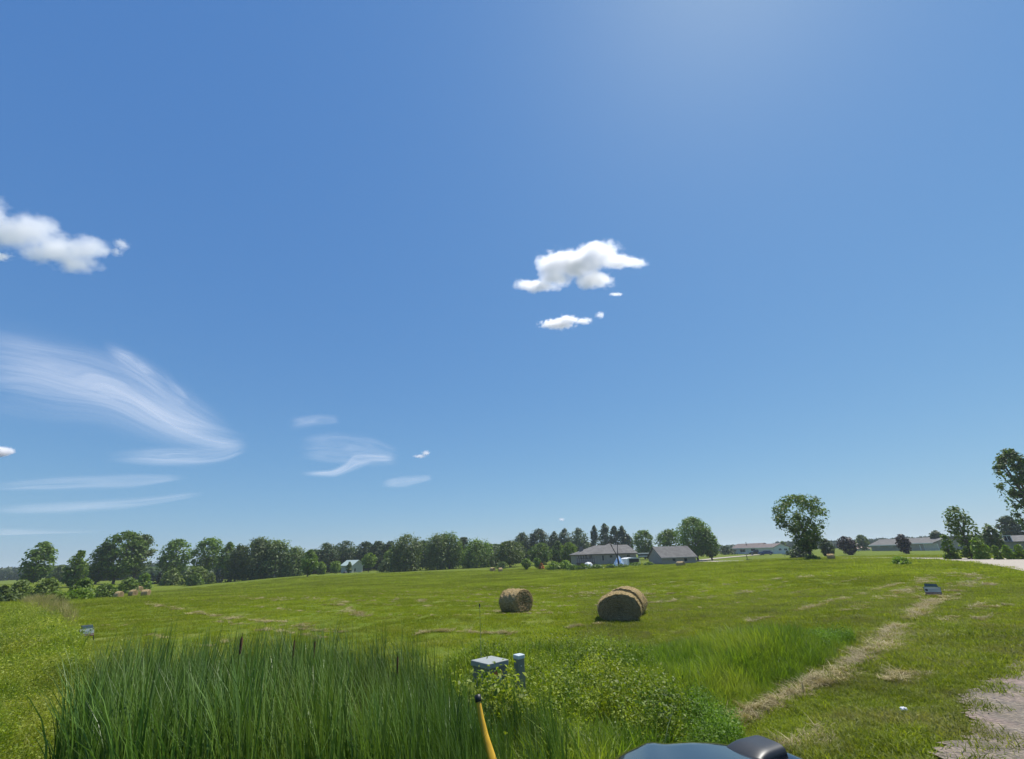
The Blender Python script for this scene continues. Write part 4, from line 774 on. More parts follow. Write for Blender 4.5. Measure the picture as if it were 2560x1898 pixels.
# ---------------------------------------------------------------- yard things by the grey house
m_tarp, t, o = new_mat('tarp'); c = mixc(t, noise(t, 1.6, wpos(t, 1, 1, .5), 3, lo=.45, hi=.58), (.75, .78, .82), (.18, .38, .70)); p = N(t, 'ShaderNodeBsdfPrincipled'); p.inputs['Roughness'].default_value = .5; t.links.new(c, p.inputs['Base Color']); t.links.new(p.outputs[0], o.inputs[0])
q = at(1547,1413,113); T = thing('tarp_heap', 'peaked white and blue tarp covered heap behind the bare tree', 'tarp', (q[0], q[1], Gf(q[0], q[1])))
r = np.random.RandomState(3); V = []; n = 40; wd = np.linalg.norm((at(1562,1410,113)-at(1530,1410,113))[:2])/2; hh = at(1549,1389,113)[2] - Gf(q[0], q[1])
for k in range(12):
    f_ = k/11
    for j in range(n):
        a = 2*math.pi*j/n; rd = wd*(1-f_)**.75*(1+.09*math.sin(5*a+k*.4)+.05*math.sin(11*a)); V.append((rd*math.cos(a)+.1*f_, rd*math.sin(a)*.9, -.2+(hh+.2)*f_**.9*(1-.12*max(0, math.cos(a+2.6))*(f_ < .95))))
MB().add(V, [(k*n+j, k*n+(j+1) % n, (k+1)*n+(j+1) % n, (k+1)*n+j) for k in range(11) for j in range(n)]).build('tarp', m_tarp, T)
A, B = at(1570,1414,115), at(1602,1413,118); fr = Frame(A, yaw_of(A, B)); Lp = float(np.linalg.norm((B-A)[:2])); T = fr.thing('canopy_shelter', 'white topped canopy shelter with its shaded opening filled in dark right of the tarp heap', 'shelter'); hp_ = fr.hit(1580,1397)[1]
V = []
for k in range(9):
    a = math.pi*k/8; V += [(Lp/2-Lp/2*math.cos(a)*1.02, -.05, hp_+.28*math.sin(a)), (Lp/2-Lp/2*math.cos(a)*1.02, 2.2, hp_+.28*math.sin(a))]
MB().add(V, [(2*k, 2*k+2, 2*k+3, 2*k+1) for k in range(8)] + [tuple(range(0, 18, 2))[::-1], tuple(range(1, 18, 2))]).build('canopy', m_white, T)
MB().box(.0, .5, 0, 2.2, -.3, hp_).build('side_curtain', m_white, T); MB().box(.52, Lp-.1, .3, 2.1, -.2, hp_-.02).build('opening_shade', m_dark, T)  # solid dark box paints the shade inside the shelter's opening
pm = MB(); pm.tube([(Lp-.08, -.1, -.2), (Lp-.2, 0, hp_)], .06, 6).build('post', m_white, T)
q = at(1471,1411,112); T = thing('white_cover', 'low white dome shaped cover behind the garden row', 'cover', (q[0], q[1], Gf(q[0], q[1]))); blob('shell', m_white, T, 1.25, .8, at(1471,1405.5,112)[2]-Gf(q[0], q[1]), 2, .03)
A, B = at(1596,1398,150), at(1640,1397,150); fr = Frame(A, yaw_of(A, B), A[2]); T = fr.thing('camper_trailer', 'dark camper trailer with white roof and stripe left of the garage', 'trailer'); h = fr.hit(1600,1384)[1]; Lc = float(np.linalg.norm((B-A)[:2]))
MB().box(0, Lc, 0, 2.4, .4, h-.15).build('body', simple('trailer_paint', (.06,.06,.065), .35), T, bevel=.12); MB().box(-.1, Lc+.1, -.06, 2.46, h-.15, h+.12).build('roof', m_white, T, bevel=.05); z = fr.hit(1600,1391)[1]; MB().box(.05, Lc*.7, -.02, 0.02, z-.1, z+.12).build('stripe', m_white, T)
for xw in (Lc*.4, Lc*.55): MB().tube([(xw, -.02, .3), (xw, .2, .3)], .33, 16).build('wheel', m_dark, T)

def vehicle(label, cat, px, py, D, yaw, paint, pickup, name):
    P_ = at(px, py, D); T = thing(name, label, cat, (P_[0], P_[1], P_[2]), yaw); L_, w_ = (5.4, .95) if pickup else (4.6, .88)
    prof = [(-L_/2,.45),(-L_/2,.95),(-L_/2+.1,1.02),(L_*.12,1.05),(L_*.40,1.0),(L_/2-.05,.85),(L_/2,.5),(L_/2-.1,.35),(-L_/2+.1,.35)]
    if pickup: cab = [(-.55,1.03),(-.45,1.78),(.75,1.82),(1.35,1.06)]
    else: cab = [(-1.9,1.0),(-1.35,1.42),(.35,1.45),(1.15,1.03)]
    def ext(pr, w0, w1): n = len(pr); return MB().add([(x, -w0 if z < 1.2 else -w1, z) for x, z in pr] + [(x, w0 if z < 1.2 else w1, z) for x, z in pr], [tuple(range(n)), tuple(range(2*n-1, n-1, -1))] + [(i, i+n, (i+1) % n + n, (i+1) % n) for i in range(n)])
    ext(prof, w_, w_).build('body', paint, T, bevel=.06); cb = ext(cab, w_-.08, w_-.25).build('cabin', paint, T, bevel=.05)
    cx_ = sum(q[0] for q in cab)/4; ext([(cx_+(x-cx_)*.8, 1.08+(z-1.05)*.82) for x, z in cab], w_-.06, w_-.2).build('side_window', m_glass, cb)
    for xw in (-L_*.31, L_*.32):
        for s in (-1, 1):
            wl = MB().tube([(xw, s*(w_-.18), .36), (xw, s*(w_+.03), .36)], .36, 20).build('wheel', m_dark, T); MB().tube([(xw, s*(w_+.02), .36), (xw, s*(w_+.045), .36)], .2, 14).build('rim', m_grey, wl)
    for s in (-1, 1): MB().box(L_/2-.12, L_/2+.01, s*.62-.14, s*.62+.14, .66, .82).build('headlight', m_white, T)
m_grey = simple('grey_metal', (.35,.36,.37), .35, .6, .05)
def paint(name, col):
    m, t, o = new_mat(name); p = N(t, 'ShaderNodeBsdfPrincipled'); v = noise(t, 40, wpos(t), 2); c = mixc(t, v, col, [q*1.1+.001 for q in col]); t.links.new(c, p.inputs['Base Color']); p.inputs['Roughness'].default_value = .12; p.inputs['Coat Weight'].default_value = .55; p.inputs['Specular IOR Level'].default_value = .35; p.inputs['Coat Roughness'].default_value = .03; t.links.new(p.outputs[0], o.inputs[0]); return m
vehicle('dark pickup truck parked before the white house', 'truck', 1895, 1388, 184, R(150), paint('dark_paint', (.02,.02,.025)), True, 'pickup_truck')
vehicle('blue car parked right behind the dark pickup truck', 'car', 1915, 1388, 182, R(150), paint('blue_paint', (.02,.05,.20)), False, 'parked_car')
q = at(1868,1397,126); T = thing('mailbox', 'black mailbox on a post at the driveway mouth', 'mailbox', (q[0], q[1], Gf(q[0], q[1])), R(-30)); MB().box(-.07,.07,-.07,.07,-.1,1.15).build('post', m_dark, T)
V = [(s, .2*math.cos(a), 1.15+.12+.2*math.sin(a)) for s in (-.35,.35) for a in [math.pi*k/8 for k in range(9)]]+[(-.35,-.2,1.13),(-.35,.2,1.13),(.35,-.2,1.13),(.35,.2,1.13)]
MB().add(V, [(k, k+1, 10+k, 9+k) for k in range(8)] + [tuple(range(9))+(18,19), tuple(range(17,8,-1))+(21,20), (18,20,21,19)]).build('box', m_dark, T); MB().box(-.3,.9,-.25,.25,-.1,.28).build('black_bag', m_dark, T, bevel=.05)  # low dark box is the small black bag at the post foot
q = at(1963,1394,140); T = thing('yard_sign', 'small dark board on a post right of the white house garage', 'sign', (q[0], q[1], Gf(q[0], q[1])), R(-30)); MB().box(-.04,.04,-.04,.04,-.1,.9).build('post', m_dark, T); MB().box(-.55,.5,-.03,.03,.75,1.0).build('board', m_grey, T)

# ---------------------------------------------------------------- for-sale signs
def sheetm(name, col, tr=.5):
    m, t, o = new_mat(name); a = N(t, 'ShaderNodeBsdfDiffuse'); b = N(t, 'ShaderNodeBsdfTranslucent'); c = mixc(t, noise(t, 20, wpos(t)), [q*.95 for q in col], col); t.links.new(c, a.inputs[0]); t.links.new(c, b.inputs[0]); x = N(t, 'ShaderNodeMixShader', i0=tr); t.links.new(a.outputs[0], x.inputs[1]); t.links.new(b.outputs[0], x.inputs[2]); t.links.new(x.outputs[0], o.inputs[0]); return m
m_board = sheetm('sign_white', (.8,.8,.78)); m_slate = simple('sign_slate', (.10,.15,.19), .5, 0, .15, 30); m_red = simple('sign_red', (.20,.045,.045), .5); m_ink = simple('sign_ink', (.05,.06,.08), .5); m_teal = simple('sign_grey_blue', (.30,.38,.42), .5); m_frame = simple('sign_frame', (.03,.035,.03), .5)
def px_panel(fr, name, mat, pts, y, parent, th=.01):
    q = [fr.hit(a, b, 0) for a, b in pts]; V = [(x, y, z) for x, z in q]; n = len(q)
    return MB().add(V, [tuple(range(n))]).build(name, mat, parent)
def lerpq(Q, u0, u1, v0, v1):
    Q = np.array(Q, float); f_ = lambda u, v: tuple((Q[0]*(1-u)+Q[1]*u)*(1-v) + (Q[3]*(1-u)+Q[2]*u)*v); return [f_(u0,v0), f_(u1,v0), f_(u1,v1), f_(u0,v1)]
def sale_sign(label, D, base, main, rider, legs, rider_mat, board_mat, yw=0):
    P_ = gnd(*base); fr = Frame(P_, -math.atan2(P_[0], P_[1]) + R(yw)); T = fr.thing('sale_sign', label, 'sign', 'real estate signs')
    bd = px_panel(fr, 'board', board_mat, main, 0, T); px_panel(fr, 'rider_board', rider_mat, rider, -.002, T)
    px_panel(fr, 'red_band', m_red, lerpq(main, .0, 1, .70, .80), -.006, bd, .004); px_panel(fr, 'red_band', m_red, lerpq(main, .0, 1, .87, .99), -.006, bd, .004)
    lg = [fr.hit(*lerpq(main, u, u+.01, v, v+.01)[0]) for u, v in ((.13,.42),)][0]; e_ = MB(); e_.add([(lg[0]+.045*math.cos(a), -.006, lg[1]+.04*math.sin(a)) for a in [k*.5236 for k in range(12)]], [tuple(range(12))]); e_.build('emblem', m_ink, bd)
    for v, u0, u1 in ((.30,.26,.9),(.50,.28,.78)): px_panel(fr, 'lettering', m_teal, lerpq(main, u0, u1, v, v+.09), -.006, bd, .004)
    for u0, u1 in ((.08,.42),(.5,.72),(.78,.93)): px_panel(fr, 'lettering', m_board, lerpq(main, u0, u1, .815, .855), -.007, bd, .004)
    M = lambda pts: [(fr.hit(*p)[0], .015, fr.hit(*p)[1]) for p in pts]; outl = [rider[0], rider[1], rider[2], main[1], main[2], main[3], main[0], rider[3]]
    b = MB(); b.tube(M(outl + [outl[0]]), .012, 6); b.build('frame', m_frame, T)
    for a, c_ in legs:
        p0, p1 = M([a])[0], M([c_])[0]; MB().tube([p0, p1, (p1[0], p1[1], p1[2]-.35)], .012, 6).build('leg', m_frame, T)
sale_sign('white real estate sign with dark top rider behind the cattails at left', 16.8, (218,1604), [(199.5,1574),(235.5,1569.5),(235.2,1588.5),(200.3,1592.5)], [(204,1564.8),(232,1562.3),(233,1569.6),(205,1573.2)], [((202,1592),(203.5,1606)),((234,1588),(235,1603))], m_slate, m_board, 24)
sale_sign('real estate sign, its board greyed as if in shade, standing on the verge at right', 15.6, (2333,1494), [(2308.5,1467.5),(2350.5,1468.5),(2355,1486.5),(2314.5,1485.5)], [(2311,1459.5),(2341.5,1461),(2345,1467.8),(2312.5,1467)], [((2314,1485),(2317,1495)),((2351,1486),(2352.5,1492))], m_slate, sheetm('sign_painted_shade', (.45,.47,.47), .12))  # white board with its shade put into a greyer sheet colour

# ---------------------------------------------------------------- utility boxes and marker posts
m_box = simple('utility_green', (.19,.19,.15), .6, .0, .08, 8); m_boxt = simple('utility_top', (.30,.31,.28), .45, 0, .08, 8); m_orange = simple('warning_orange', (.50,.13,.05), .5); m_yel = simple('marker_yellow', (.62,.36,.02), .4, 0, .1, 12); m_blk = simple('black_rubber', (.015,.015,.017), .45)
def onz(px, py, z): d = ray(px, py); t_ = (z - CH)/d[2]; return np.array([d[0]*t_, d[1]*t_, z])
zt = .60; cs = [onz(1182,1648.5,zt), onz(1228,1659.5,zt), onz(1271,1649.5,zt), onz(1217,1640.5,zt)]; ctr = sum(cs)/4
yb = yaw_of(cs[1], cs[2]); wx = np.linalg.norm(cs[2]-cs[1]); wy = np.linalg.norm(cs[1]-cs[0]); wx = wy = max(.45, min(.8, (wx+wy)/2)); gz = Gf(ctr[0], ctr[1])
T = thing('utility_cabinet', 'low grey green utility cabinet half buried in yellow weeds', 'utility box', (ctr[0], ctr[1], gz), yb); hb = zt - gz
MB().box(-wx/2+.02, wx/2-.02, -wy/2+.02, wy/2-.02, -.2, hb-.08).build('body', m_box, T, bevel=.01); MB().box(-wx/2, wx/2, -wy/2, wy/2, hb-.08, hb).build('lid', m_boxt, T, bevel=.012)
lb = MB().box(-wx*.18, wx*.2, -wy/2+.012, -wy/2+.022, hb-.21, hb-.13).build('warning_label', m_orange, T); MB().box(-wx*.18, wx*.2, -wy/2+.010, -wy/2+.020, hb-.34, hb-.215).build('notice_label', m_board, T)
p = at(1302,1680,8.1); gz = Gf(p[0], p[1]); zt2 = at(1302,1635,8.1)[2]; T = thing('cable_pedestal', 'slim grey green cable pedestal with pale cap right of the cabinet', 'utility box', (p[0], p[1], gz), R(35)); hb = zt2 - gz; T.rotation_euler[1] = R(-1.5)
MB().box(-.062,.062,-.062,.062,-.2,hb-.03).build('body', m_box, T, bevel=.008); MB().box(-.07,.07,-.07,.07,hb-.06,hb).build('cap', simple('pedestal_cap', (.5,.56,.57), .4, 0, .05), T, bevel=.012); MB().box(.058,.066,-.03,.035,hb-.28,hb-.12).build('warning_label', m_orange, T); MB().tube([(-.01,-.06,hb-.15),(-.01,-.072,hb-.15)], .012, 10).build('lock', m_board, T)
pts = [at(1196,1752,5.0), at(1203,1795,4.95), at(1213,1838,4.9), at(1229,1892,4.8), at(1245,1950,4.72)]; g0 = pts[-1]; gz = Gf(g0[0], g0[1]); T = thing('marker_post', 'leaning yellow pipeline marker post with black cap', 'marker post', (g0[0], g0[1], gz))
lp = [tuple(q - np.array([g0[0], g0[1], gz])) for q in pts] + [(.03, 0, -.1)]; b = MB(); n = 12; V = []
for i, q in enumerate(lp):
    wv_ = [.021,.027,.031,.038,.042,.044][i]; dv = [.021,.018,.016,.016,.018,.02][i]; V += [(q[0]+wv_*math.cos(k*2*math.pi/n), q[1]+dv*math.sin(k*2*math.pi/n), q[2]) for k in range(n)]
b.add(V, [(i*n+k, (i+1)*n+k, (i+1)*n+(k+1) % n, i*n+(k+1) % n) for i in range(5) for k in range(n)]).build('post', m_yel, T, True)
d_ = (Vector(lp[0])-Vector(lp[1])).normalized(); t0 = Vector(lp[0]); cpb = MB(); cpb.tube([t0-d_*.012, t0-d_*.008, t0+d_*.045, t0+d_*.048, t0+d_*.03], [.024,.031,.031,.024,.02], 16).build('cap', m_blk, T, True)
p = at(1207,1640,8.6); gz = Gf(p[0], p[1]); tp_ = at(1199,1514,8.6) - np.array([p[0], p[1], gz]); T = thing('marker_rod', 'thin upright marker rod with dark tip behind the utility cabinet', 'marker rod', (p[0], p[1], gz)); MB().tube([(0,0,-.1), tuple(tp_*np.array([.4,.4,.45])), tuple(tp_)], [.006,.005,.004], 6).build('rod', simple('rod', (.30,.33,.22), .5), T, True); MB().tube([tuple(tp_-[0,0,.03]), tuple(tp_+[0,0,.03])], .011, 8).build('tip', m_dark, T, True)
# small litter on the verge
q = gnd(2265,1792); T = thing('stone', 'white stone lying in the verge grass', 'stone', (q[0], q[1], q[2]+.05)); blob('stone', m_white, T, .036, .028, .02, 8, .1)
q = gnd(2013,1742); T = thing('cardboard_scrap', 'tan cardboard scrap standing in the cut hay', 'scrap', (q[0], q[1], q[2]), R(20)); MB().add([(-.03,0,0),(.035,.01,0),(.04,.02,.15),(.0,.0,.17),(-.03,-.01,.1)], [(0,1,2,3,4)]).build('sheet', simple('cardboard', (.55,.38,.16), .8), T).modifiers.new('t', 'SOLIDIFY').thickness = .004
q = gnd(1712,1853); T = thing('dead_leaves', 'orange brown dead leaves in the hay beside the black car', 'dead leaves', (q[0], q[1], q[2]+.06)); r = np.random.RandomState(2); V, Fc = quads(r.normal(size=(26,3))*[.13,.08,.03], r.normal(size=(26,3))+[0,0,1.2], .05+.03*r.rand(26), .4, r); link('leaves', mesh('leaves', V, Fc, foliage('dead_leaf', (.32,.15,.05), (.6,.34,.14), .2)), T)

# ---------------------------------------------------------------- black car beside the camera
m_car = paint('car_black', (.003,.003,.003)); gz = .48
T = thing('car', 'glossy black car with matte black scoop on its bonnet at the bottom edge', 'car', (.655, .36, gz-.035), R(-3)); nx = 48
def top(y): return float(np.interp(y, [-2.6,-2.4,-2.1,-1.5,-1.0,-.5,-.1,.5,1.6,2.05,2.28,2.4], [.9,1.1,1.40,1.46,1.42,1.20,1.0,1.0,.985,.95,.86,.66]))
def half(y): return float(np.interp(y, [-2.6,-2.3,-1,1.2,1.8,2.15,2.4], [.66,.76,.82,.78,.66,.50,.22]))
ys = np.concatenate([np.linspace(-2.6,.9,30), np.linspace(.95,2.4,44)]); V = []
for y in ys:
    tz, hw = top(y), half(y)
    for k in range(nx+1):
        u = -1 + 2*k/nx; au = abs(u); s_ = math.sin(u*math.pi/2)
        prof = (1-au**5)**.45 if au < 1 else 0; hood = min(1, max(0, (y+.1)/.25)) * min(1, max(0, (2.35-y)/.3))
        z = .28 + (tz-.28)*prof + hood*(.014*math.exp(-((u+.36)/.10)**2) + .03*math.exp(-((u-.62)/.08)**2) - .012*au*au*1.5 + .012*math.exp(-((au)/.3)**2)); V.append((u*hw, y, z))
n1 = nx+1; Fc = [(i*n1+k, i*n1+k+1, (i+1)*n1+k+1, (i+1)*n1+k) for i in range(len(ys)-1) for k in range(nx)] + [tuple(range(n1))[::-1], tuple((len(ys)-1)*n1+k for k in range(n1))]
bd = MB().add(V, Fc).build('body', m_car, T, True)
sc0 = MB(); V = []; S = 14
for i in range(S+1):
    f_ = i/S; yy = -.17+.34*f_
    for k in range(25):
        a = math.pi*k/24; w_ = .155*(1-.10*f_) ; hh = .088*min(1, math.sin(min(1, .25+f_*1.35)*math.pi/2)**.8) ; ca, sa = math.cos(a), math.sin(a); V.append((-w_*np.sign(ca)*abs(ca)**.55, yy, hh*abs(sa)**.42))
n1 = 25; sc0.add(V, [(i*n1+k, i*n1+k+1, (i+1)*n1+k+1, (i+1)*n1+k) for i in range(S) for k in range(24)] + [tuple(range(25))[::-1]])
SCP = (.225, 1.96, top(1.96)-.022)
scoop = sc0.build('bonnet_scoop', simple('matte_black', (.02,.021,.024), .42, 0, .1, 60), T, True, loc=SCP, rz=R(-62))
MB().add([( -.138*math.cos(math.pi*k/24)/abs(math.cos(math.pi*k/24) or 1)*abs(math.cos(math.pi*k/24))**.55, .165, .003+.083*abs(math.sin(math.pi*k/24))**.42) for k in range(25)], [tuple(range(25))]).build('intake', m_blk, scoop)
MB().box(-.165,.165,-.18,.18,-.012,.004).build('gasket', m_blk, scoop, bevel=.004)
scoop.scale = (.58, .56, .56)
for sx in (-1, 1):
    for y in (-1.35, 1.42):
        wl = MB().tube([(sx*.60, y, .33-.0), (sx*.80, y, .33)], .33, 28).build('wheel', m_blk, T); MB().tube([(sx*.795, y, .33), (sx*.81, y, .33)], .21, 20).build('rim', m_grey, wl)
    MB().tube([(sx*.42, 2.22, .66), (sx*.40, 2.37, .66)], [.12,.10], 16).build('headlight', m_white, T)
MB().add([(x, y, top(y)+.012 if abs(x) < .6 else top(y)-.03) for y in (-.95,-.12) for x in (-.66,-.3,0,.3,.66)], [(k, k+1, k+6, k+5) for k in range(4)]).build('windscreen', m_glass, T)

# ================================================================ CLOUDS
def cloud(label, px0, px1, py0, py1, D, blobs, dens, seed, thr=.0, nscale=2.2, amp=1.1, depth=.5):
    """blobs: (x, y, rx, ry) in units of the half box (-1..1); a real puff of vapour at altitude"""
    c0 = at((px0+px1)/2, (py0+py1)/2, D); rl = np.linalg.norm(c0 - [0, 0, CH]); dirv = Vector(c0 - np.array([0, 0, CH])).normalized()
    zc = ray((px0+px1)/2, (py0+py1)/2); k = rl/np.linalg.norm(zc)
    hx = (px1-px0)/2/F*k; hy = (py1-py0)/2/F*k; hz = min(hx, hy)*1.0 + depth*hx*.3
    rx = Vector((_r.x, _r.y, 0)).normalized(); rx = (Vector(_r)); zz = -Vector(dirv); xx = (rx - zz*rx.dot(zz)).normalized(); yy = zz.cross(xx)
    M = Matrix(((xx.x*hx, yy.x*hy, zz.x*hz, c0[0]), (xx.y*hx, yy.y*hy, zz.y*hz, c0[1]), (xx.z*hx, yy.z*hy, zz.z*hz, c0[2]), (0, 0, 0, 1)))
    V = []; n = 12
    o = blob('cloud', None, None, 1.42, 1.42, 1.2, 1, 0, 0, 12); o.matrix_world = M; o.data.materials.clear(); tag(o, label, 'cloud', 'small fair weather clouds')
    m, t, out = new_mat('cloud_vapour'); tc = N(t, 'ShaderNodeTexCoord'); acc = None
    # gentle domain warp so no blob reads as an ellipse
    nz = N(t, 'ShaderNodeTexNoise'); nz.inputs['Scale'].default_value = nscale*.8; nz.inputs['Detail'].default_value = 2; asp = N(t, 'ShaderNodeMapping'); asp.inputs['Scale'].default_value = (hx/hy, 1, hz/hy); asp.inputs['Location'].default_value = (seed*3.1, seed*1.7, 0)
    t.links.new(tc.outputs['Object'], asp.inputs[0]); t.links.new(asp.outputs[0], nz.inputs['Vector'])
    wv = N(t, 'ShaderNodeVectorMath', operation='MULTIPLY_ADD'); wv.inputs[1].default_value = (.35*hy/hx*2, .5, .5); t.links.new(nz.outputs['Color'], wv.inputs[0])
    sb = N(t, 'ShaderNodeVectorMath', operation='SUBTRACT'); sb.inputs[1].default_value = (.35*hy/hx, .25, .25); t.links.new(tc.outputs['Object'], sb.inputs[0]); t.links.new(sb.outputs[0], wv.inputs[2])
    for bx_, by_, ra, rb in blobs:
        a = N(t, 'ShaderNodeVectorMath', operation='SUBTRACT'); a.inputs[1].default_value = (bx_, by_, 0); t.links.new(wv.outputs[0], a.inputs[0])
        b = N(t, 'ShaderNodeVectorMath', operation='MULTIPLY'); b.inputs[1].default_value = (1/ra, 1/rb, 1/max(.35, min(.9, (ra+rb)*.8))); t.links.new(a.outputs[0], b.inputs[0])
        l = N(t, 'ShaderNodeVectorMath', operation='LENGTH'); t.links.new(b.outputs[0], l.inputs[0])
        if acc is None: acc = l.outputs['Value']
        else:
            mn = N(t, 'ShaderNodeMath', operation='SMOOTH_MIN', i2=.35); t.links.new(acc, mn.inputs[0]); t.links.new(l.outputs['Value'], mn.inputs[1]); acc = mn.outputs[0]
    f = N(t, 'ShaderNodeTexNoise'); f.inputs['Scale'].default_value = nscale*1.5; f.inputs['Detail'].default_value = 8; f.inputs['Roughness'].default_value = .68; t.links.new(asp.outputs[0], f.inputs['Vector'])
    amp *= 1.5; e = N(t, 'ShaderNodeMath', operation='MULTIPLY_ADD', i1=amp*2); e.inputs[2].default_value = 1 - amp + thr; t.links.new(f.outputs[0], e.inputs[0])
    s = N(t, 'ShaderNodeMath', operation='SUBTRACT'); t.links.new(e.outputs[0], s.inputs[0]); t.links.new(acc, s.inputs[1])
    mr = N(t, 'ShaderNodeMapRange'); mr.inputs[1].default_value = 0; mr.inputs[2].default_value = .7; mr.inputs[3].default_value = 0; mr.inputs[4].default_value = dens / hy; t.links.new(s.outputs[0], mr.inputs[0])
    v = N(t, 'ShaderNodeVolumePrincipled'); v.inputs['Color'].default_value = (1.0, .992, 1.0, 1); v.inputs['Anisotropy'].default_value = .4; t.links.new(mr.outputs[0], v.inputs['Density']); t.links.new(v.outputs[0], out.inputs['Volume'])
    o.data.materials.append(m); o.visible_shadow = True; return o
cloud('largest bright white cloud high in the middle of the sky', 1285, 1600, 588, 745, 1900, [(-.02,.12,.55,.50),(.30,.42,.40,.40),(.66,.12,.38,.24),(-.62,-.62,.42,.24),(-.38,.05,.30,.40),(-.35,-.35,.3,.3),(.25,-.45,.32,.30)], 6, 3, -.06, 1.7, .62)
cloud('small ragged cloud just below the largest cloud', 1335, 1480, 778, 838, 2300, [(-.2,-.1,.7,.5),(.15,.3,.45,.4),(.7,.15,.32,.3)], 5, 8, -.14, 2.2, .72)
cloud('tiny wisp of cloud right of the small ragged cloud', 1480, 1520, 770, 806, 2300, [(0,.0,.7,.6)], 1.8, 12, -.25, 2.0, .8)
cloud('thin tiny cloud under the right end of the largest cloud', 1515, 1566, 726, 746, 2100, [(0,0,.8,.6)], 1.8, 14, -.2, 1.6, .7)
cloud('large ragged white cloud slanting down at the left edge', -60, 262, 470, 700, 1700, [(.15,-.35,.40,.40),(-.2,.02,.46,.34),(-.55,.38,.42,.34),(-.05,.15,.3,.3),(.28,-.62,.3,.3),(.5,-.30,.26,.3),(-.75,.65,.3,.3)], 3.6, 21, -.10, 2.0, .66)
cloud('small torn cloud at the right end of the slanting cloud', 268, 334, 586, 652, 1750, [(.1,.2,.5,.6),(-.3,-.3,.5,.4)], 1.6, 25, -.22, 2.0, .8)
cloud('cut off piece of cloud at the left edge below the slanting cloud', -50, 40, 620, 668, 1700, [(-.1,.1,.7,.6)], 2.5, 29, -.12, 1.9, .7)
cloud('small round cloud low at the left edge', -30, 34, 1108, 1150, 3600, [(0,0,.75,.7)], 8, 31, -.05, 1.4, .5)
cloud('tiny bright cloud fleck above the middle of the wispy clouds', 1026, 1086, 1120, 1152, 3600, [(.3,.2,.4,.5),(-.2,-.3,.6,.35)], 2.2, 33, -.15, 2.0, .8)
cloud('faint small cloud just above the poplars', 1393, 1416, 1292, 1306, 6000, [(0,0,.8,.7)], 1.2, 35, -.1, 1.5, .6)

ci, t, out = new_mat('cirrus_veil'); tc = N(t, 'ShaderNodeUVMap'); mp = N(t, 'ShaderNodeMapping'); mp.inputs['Scale'].default_value = (1.1, 3.4, 1); t.links.new(tc.outputs[0], mp.inputs[0])
wn = N(t, 'ShaderNodeTexNoise'); wn.inputs['Scale'].default_value = 1.6; t.links.new(tc.outputs[0], wn.inputs[0]); ad = N(t, 'ShaderNodeVectorMath', operation='MULTIPLY_ADD'); ad.inputs[1].default_value = (.8, 2.0, 0); t.links.new(wn.outputs['Color'], ad.inputs[0]); t.links.new(mp.outputs[0], ad.inputs[2])
oi = N(t, 'ShaderNodeObjectInfo'); ad2 = N(t, 'ShaderNodeVectorMath', operation='ADD'); sc_ = N(t, 'ShaderNodeVectorMath', operation='SCALE'); cv = N(t, 'ShaderNodeCombineXYZ', i0=9, i1=17, i2=3); t.links.new(cv.outputs[0], sc_.inputs[0]); t.links.new(oi.outputs['Random'], sc_.inputs['Scale']); t.links.new(ad.outputs[0], ad2.inputs[0]); t.links.new(sc_.outputs[0], ad2.inputs[1])
s0 = noise(t, 1.0, ad2.outputs[0], 6, .55, .30, .72); mp2 = N(t, 'ShaderNodeMapping'); mp2.inputs['Scale'].default_value = (1.3, 5.5, 1); t.links.new(ad2.outputs[0], mp2.inputs[0]); s2 = noise(t, 1.6, mp2.outputs[0], 7, .62, .30, .70)
sm_ = N(t, 'ShaderNodeMath', operation='MULTIPLY_ADD', i1=.58); sm_.inputs[2].default_value = .38; t.links.new(s2, sm_.inputs[0]); s3 = N(t, 'ShaderNodeMath', operation='MULTIPLY'); t.links.new(s0, s3.inputs[0]); t.links.new(sm_.outputs[0], s3.inputs[1]); s1 = s3.outputs[0]; soft = N(t, 'ShaderNodeAttribute', attribute_name='soft'); mu = N(t, 'ShaderNodeMath', operation='MULTIPLY'); t.links.new(s1, mu.inputs[0]); t.links.new(soft.outputs['Fac'], mu.inputs[1])
tr = N(t, 'ShaderNodeBsdfTransparent'); tl = N(t, 'ShaderNodeBsdfTranslucent'); tl.inputs[0].default_value = (.72, .74, .78, 1); df = N(t, 'ShaderNodeBsdfDiffuse'); df.inputs[0].default_value = (.8, .82, .85, 1); m1 = N(t, 'ShaderNodeMixShader', i0=.3); t.links.new(tl.outputs[0], m1.inputs[1]); t.links.new(df.outputs[0], m1.inputs[2])
m2 = N(t, 'ShaderNodeMixShader'); t.links.new(mu.outputs[0], m2.inputs[0]); t.links.new(tr.outputs[0], m2.inputs[1]); t.links.new(m1.outputs[0], m2.inputs[2]); t.links.new(m2.outputs[0], out.inputs[0])
